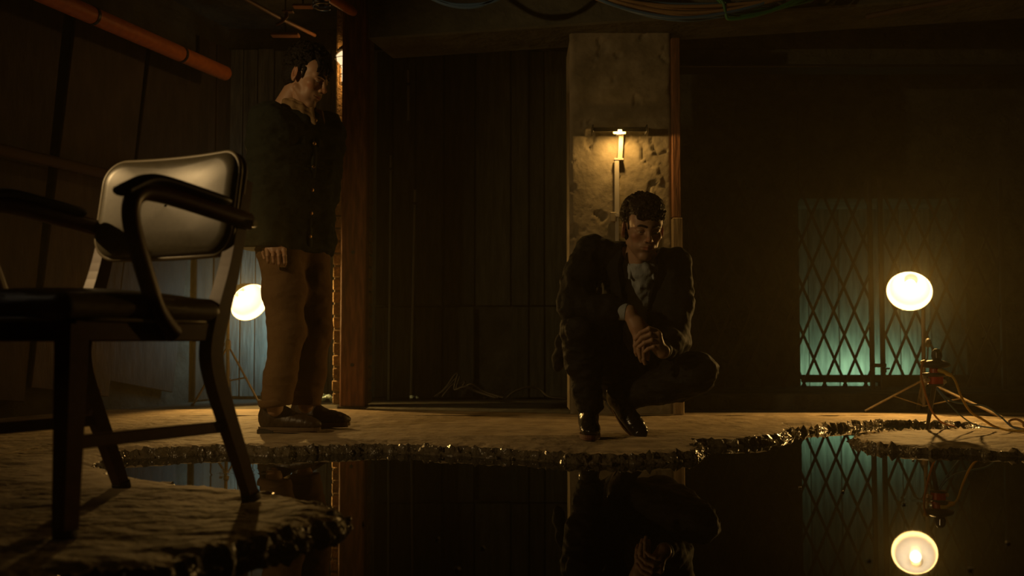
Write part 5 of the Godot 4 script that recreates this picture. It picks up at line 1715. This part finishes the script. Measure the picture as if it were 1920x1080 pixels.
func make_squatting_man() -> void:
	var skin := Color(0.46, 0.28, 0.18)
	var who := thing("person", "squatting person in a dark suit and open pale shirt at the water's edge, hands crossed", "person", Vector3(G(1160, 815).x, 0, -4.3))
	var hip := P(1195, 705, 4.52)
	var hipR := P(1160, 708, 4.5)
	var hipL := P(1235, 708, 4.5)
	var knR := P(1087, 618, 4.2)
	var anR := P(1106, 772, 4.24)
	var knL := P(1306, 698, 4.17)
	var anL := P(1163, 756, 4.35)
	var waist := P(1192, 630, 4.54)
	var chest := P(1190, 545, 4.46)
	var neck := P(1198, 487, 4.36)
	var shR := P(1112, 474, 4.38)
	var shL := P(1260, 500, 4.36)
	var elR := P(1074, 572, 4.2)
	var wrR := P(1180, 586, 4.1)
	var elL := P(1262, 632, 4.24)
	var wrL := P(1242, 658, 4.05)
	var headc := P(1205, 431, 4.25)
	var fwd := Vector3(0.03, 0, 1).normalized()
	# ---- body
	var body := heap()
	var f := Field.new(Vector3(0.2, 0.02, -4.85), Vector3(0.95, 1.0, -3.95), 0.012)
	f.chain([neck + Vector3(0, -0.05, 0), chest, waist, hip], [0.05, 0.085, 0.085, 0.09], 0.04)
	f.capsule(shR, shL, 0.05, 0.05, 0.05)
	f.chain([shR, elR, wrR], [0.048, 0.04, 0.027], 0.03)
	f.chain([shL, elL, wrL], [0.048, 0.04, 0.027], 0.03)
	f.chain([hipR, knR, anR], [0.07, 0.05, 0.035], 0.03)
	f.chain([hipL, knL, anL], [0.07, 0.05, 0.035], 0.03)
	f.capsule(neck + Vector3(0, -0.03, 0), headc + Vector3(0, -0.07, -0.035), 0.05, 0.045, 0.02)
	f.net(body, Transform3D(), skin)
	# right hand hanging from the wrist
	var hf := Field.new(P(1165, 692, 4.0), P(1225, 570, 4.0) + Vector3(0, 0, 0), 0.003)
	hf = Field.new(Vector3(wrR.x - 0.06, wrR.y - 0.27, -4.2), Vector3(wrR.x + 0.16, wrR.y + 0.06, -3.95), 0.003)
	hf.capsule(wrR + (elR - wrR) * 0.35, wrR, 0.031, 0.027, 0.015)
	hf.capsule(wrR, P(1193, 612, 4.085), 0.027, 0.028, 0.015)
	hf.capsule(P(1190, 606, 4.09), P(1196, 634, 4.075), 0.022, 0.019, 0.015)
	hf.capsule(P(1197, 604, 4.085), P(1208, 632, 4.075), 0.022, 0.019, 0.015)
	finger(hf, [P(1192, 632, 4.075), P(1191, 648, 4.065), P(1192, 660, 4.07), P(1194, 666, 4.078)], 0.0098)
	finger(hf, [P(1199, 636, 4.068), P(1198, 655, 4.058), P(1200, 670, 4.062), P(1202, 677, 4.07)], 0.0102)
	finger(hf, [P(1206, 636, 4.07), P(1206, 657, 4.06), P(1207, 674, 4.062), P(1209, 682, 4.07)], 0.0102)
	finger(hf, [P(1212, 634, 4.08), P(1214, 652, 4.075), P(1215, 666, 4.08), P(1215, 674, 4.088)], 0.0092)
	finger(hf, [P(1200, 604, 4.085), P(1212, 618, 4.09), P(1220, 634, 4.095), P(1222, 646, 4.1)], 0.0108)
	hf.net(body, Transform3D(), skin)
	# left hand gripping it from the other side
	var gf := Field.new(Vector3(wrL.x - 0.16, wrL.y - 0.07, -4.13), Vector3(wrL.x + 0.07, wrL.y + 0.15, -3.94), 0.003)
	gf.capsule(wrL + (elL - wrL) * 0.3, wrL, 0.03, 0.027, 0.015)
	gf.capsule(wrL, P(1231, 645, 4.03), 0.027, 0.026, 0.015)
	gf.capsule(P(1233, 650, 4.035), P(1233, 628, 4.02), 0.022, 0.018, 0.015)
	finger(gf, [P(1231, 621, 4.02), P(1217, 616, 4.003), P(1201, 624, 4.012), P(1191, 636, 4.03)], 0.0102)
	finger(gf, [P(1235, 630, 4.018), P(1219, 627, 3.998), P(1203, 634, 4.008), P(1193, 646, 4.025)], 0.0104)
	finger(gf, [P(1238, 639, 4.02), P(1222, 638, 3.998), P(1208, 643, 4.006), P(1198, 651, 4.02)], 0.0098)
	finger(gf, [P(1239, 648, 4.025), P(1226, 650, 4.008), P(1215, 654, 4.014), P(1208, 660, 4.025)], 0.0088)
	finger(gf, [P(1232, 634, 4.05), P(1222, 622, 4.075), P(1213, 612, 4.095), P(1206, 605, 4.1)], 0.0108)
	gf.net(body, Transform3D(), skin)
	var hb := Basis(Vector3.UP, deg_to_rad(9)) * Basis(Vector3(1, 0, 0), deg_to_rad(13)) * Basis(Vector3(0, 0, 1), deg_to_rad(-2))
	head_parts(who, body, Transform3D(hb, headc), skin, M.hair_brown, 0)
	part("body", heap_mesh(body), M.skin, who)
	# ---- shirt
	var s := Field.new(Vector3(0.3, 0.3, -4.75), Vector3(0.75, 0.85, -4.1), 0.007)
	s.chain([neck + Vector3(0, -0.05, 0), chest, waist], [0.095, 0.135, 0.13], 0.08)
	s.capsule(chest + Vector3(-0.06, 0.02, 0.0), chest + Vector3(0.06, 0.02, 0.0), 0.125, 0.125, 0.06)
	s.capsule(waist + Vector3(-0.05, -0.02, 0.02), waist + Vector3(0.05, -0.02, 0.02), 0.12, 0.12, 0.06)
	s.rough(0.012, 9.0, 41, Vector3(1, 1.4, 1))
	s.rough(0.004, 26.0, 42)
	var sh := heap()
	s.net(sh)
	var co := Field.new(neck + Vector3(-0.15, -0.13, -0.14), neck + Vector3(0.15, 0.09, 0.16), 0.0045)
	co.capsule(neck + Vector3(0, -0.06, 0), neck + Vector3(0, 0.02, -0.01), 0.07, 0.066, 0.015)
	for d in [-1.0, 1.0]:
		co.chain([neck + Vector3(0, 0.05, -0.07), neck + Vector3(0.067 * d, 0.022, 0.0), neck + Vector3(0.042 * d, -0.025, 0.068), neck + Vector3(0.05 * d, -0.085, 0.085)], [0.011, 0.012, 0.012, 0.006], 0.006)
		co.chain([neck + Vector3(0.074 * d, 0.0, 0.0), neck + Vector3(0.062 * d, -0.045, 0.06)], [0.012, 0.012], 0.012)
	co.capsule(neck + Vector3(0, -0.02, 0.015), headc + Vector3(0, -0.1, -0.01), 0.052, 0.06, 0.005, 1)
	co.ell(neck + Vector3(0, -0.03, 0.08), Vector3(0.017, 0.06, 0.028), Basis(), 0.006, 1)
	co.net(sh)
	# shirt cuffs
	for c in [[wrR, (elR - wrR).normalized(), 0.034], [wrL, (elL - wrL).normalized(), 0.035]]:
		var cf := Field.new(c[0] - Vector3.ONE * 0.09, c[0] + Vector3.ONE * 0.09, 0.004)
		cf.capsule(c[0] + c[1] * 0.012, c[0] + c[1] * 0.06, c[2], c[2] + 0.004, 0.004)
		cf.cut(c[0] + c[1] * 0.006, c[1], 0.003)
		cf.net(sh)
	var sp := part("shirt", heap_mesh(sh, false), M.shirt, who, false, "pale blue grey shirt open at the collar")
	for y in [500, 522, 546, 570]:
		var c := chest + Vector3(0.012, 0, 0)
		c.y = P(1195, y, 4.34).y
		var front: float = {500: -4.268, 522: -4.288, 546: -4.312, 570: -4.33}[y]
		part("button", lathe_mesh(Vector3(P(1192, y, 4.32).x, c.y, front), Vector3(0, 0.1, 1), [Vector2(0.0, -0.01), Vector2(0.005, -0.01), Vector2(0.005, 0.001), Vector2(0.0, 0.002)], 10), M.shirt, sp)
	# ---- suit jacket
	var j := Field.new(Vector3(0.13, 0.1, -4.8), Vector3(0.92, 0.9, -4.0), 0.0085)
	j.capsule(shR + Vector3(0.02, -0.01, 0), shL + Vector3(-0.02, -0.01, 0), 0.078, 0.078, 0.05)
	j.capsule(chest + Vector3(-0.085, 0.03, 0), chest + Vector3(0.085, 0.03, 0), 0.142, 0.142, 0.06)
	j.capsule(waist + Vector3(-0.07, 0.02, -0.005), waist + Vector3(0.08, 0.0, 0), 0.142, 0.142, 0.06)
	j.capsule(hip + Vector3(-0.09, 0.06, -0.02), hip + Vector3(0.09, 0.05, -0.02), 0.14, 0.14, 0.06)
	j.chain([shR + Vector3(-0.005, 0.005, 0), shR.lerp(elR, 0.5) + Vector3(-0.012, 0, 0), elR, elR.lerp(wrR, 0.5), wrR + (elR - wrR).normalized() * 0.045], [0.074, 0.07, 0.064, 0.056, 0.046], 0.035)
	j.chain([shL + Vector3(0.005, 0.005, 0), shL.lerp(elL, 0.5) + Vector3(0.012, 0, 0), elL + Vector3(0.0, -0.02, 0), elL.lerp(wrL, 0.5), wrL + (elL - wrL).normalized() * 0.045], [0.074, 0.07, 0.066, 0.058, 0.048], 0.035)
	# fronts hanging to the left of the shirt, sagging over the lap
	j.chain([P(1150, 520, 4.32), P(1148, 590, 4.33), P(1142, 640, 4.36)], [0.04, 0.05, 0.05], 0.05)
	j.chain([P(1240, 540, 4.33), P(1238, 600, 4.32), P(1232, 640, 4.34)], [0.04, 0.05, 0.05], 0.05)
	# tail hanging behind on the left
	j.chain([P(1080, 600, 4.5), P(1056, 640, 4.52), P(1046, 672, 4.54), P(1043, 690, 4.55)], [0.05, 0.028, 0.02, 0.012], 0.03)
	j.rough(0.014, 5.5, 51, Vector3(1.6, 1, 1))
	j.rough(0.006, 15.0, 52, Vector3(1, 1.7, 1))
	# open front: cut down to the shirt
	j.chain_cut([P(1200, 478, 4.26), P(1197, 500, 4.2), P(1192, 540, 4.2), P(1187, 575, 4.2), P(1183, 610, 4.22)], [0.085, 0.062, 0.062, 0.05, 0.03])
	j.ell(neck + Vector3(0, 0.035, 0.03), Vector3(0.075, 0.06, 0.08), Basis(), 0.008, 1)
	var jh := heap()
	j.net(jh)
	var jk := part("suit_jacket", heap_mesh(jh, false), M.suit, who)
	# lapels
	part("lapel", lapel([P(1166, 470, 4.28), P(1158, 500, 4.265), P(1163, 540, 4.265), P(1168, 590, 4.28)], [0.012, 0.045, 0.04, 0.008], -1.0), M.suit, jk)
	part("lapel", lapel([P(1234, 482, 4.28), P(1232, 510, 4.265), P(1222, 548, 4.265), P(1212, 592, 4.28)], [0.012, 0.045, 0.04, 0.008], 1.0), M.suit, jk)
	# ---- trousers
	var t := Field.new(Vector3(0.14, 0.03, -4.8), Vector3(0.98, 0.55, -3.98), 0.0085)
	t.capsule(hipR, hipL, 0.105, 0.105, 0.05)
	t.chain([hipR, hipR.lerp(knR, 0.5) + Vector3(0, -0.015, 0), knR, knR.lerp(anR, 0.35) + Vector3(0, 0, -0.02), anR + Vector3(0, 0.035, 0)], [0.1, 0.092, 0.076, 0.07, 0.056], 0.04)
	t.chain([hipL, hipL.lerp(knL, 0.5) + Vector3(0, -0.01, 0), knL, knL.lerp(anL, 0.4), anL + Vector3(0.02, 0.02, 0)], [0.1, 0.09, 0.076, 0.07, 0.056], 0.04)
	t.rough(0.012, 6.0, 61, Vector3(1, 2.0, 1))
	t.rough(0.006, 18.0, 62, Vector3(1, 2.0, 1.4))
	var th := heap()
	t.net(th)
	part("trousers", heap_mesh(th, false), M.suit_trousers, who)
	# ---- shoes: the right one flat, the left one up on its toes
	make_shoe(who, Vector3(anR.x - 0.005, 0.0, anR.z - 0.055), Vector3(-0.02, 0, 1), Vector3.UP, 0.05, M.shoe_black, M.sole_red, M.sole_dark, 0.92)
	var toe := G(1192, 814)
	var hl := P(1143, 748, 4.42)
	make_shoe(who, hl, Vector3(toe.x, 0.012, toe.z + 0.02) - hl, Vector3(-0.2, 0.8, 0.55), 0.05, M.shoe_black, M.sole_red, M.sole_dark, 0.92)

func lapel(pts: Array, w: Array, side: float) -> ArrayMesh:
	var st := begin()
	var p := spline(pts, 6)
	for i in p.size() - 1:
		var t := float(i) / (p.size() - 1) * (w.size() - 1)
		var t2 := float(i + 1) / (p.size() - 1) * (w.size() - 1)
		var wa := lerpf(w[int(t)], w[mini(int(t) + 1, w.size() - 1)], t - int(t))
		var wb := lerpf(w[mini(int(t2), w.size() - 1)], w[mini(int(t2) + 1, w.size() - 1)], t2 - int(t2))
		var a: Vector3 = p[i]
		var b: Vector3 = p[i + 1]
		var a2 := a + Vector3(side * wa, 0, -0.012)
		var b2 := b + Vector3(side * wb, 0, -0.012)
		var th := Vector3(0, 0, 0.006)
		quad(st, a + th, a2 + th, b2 + th, b + th)
		quad(st, a, b, b2, a2)
		quad(st, a, a + th, b + th, b)
		quad(st, a2, b2, b2 + th, a2 + th)
	return done(st)
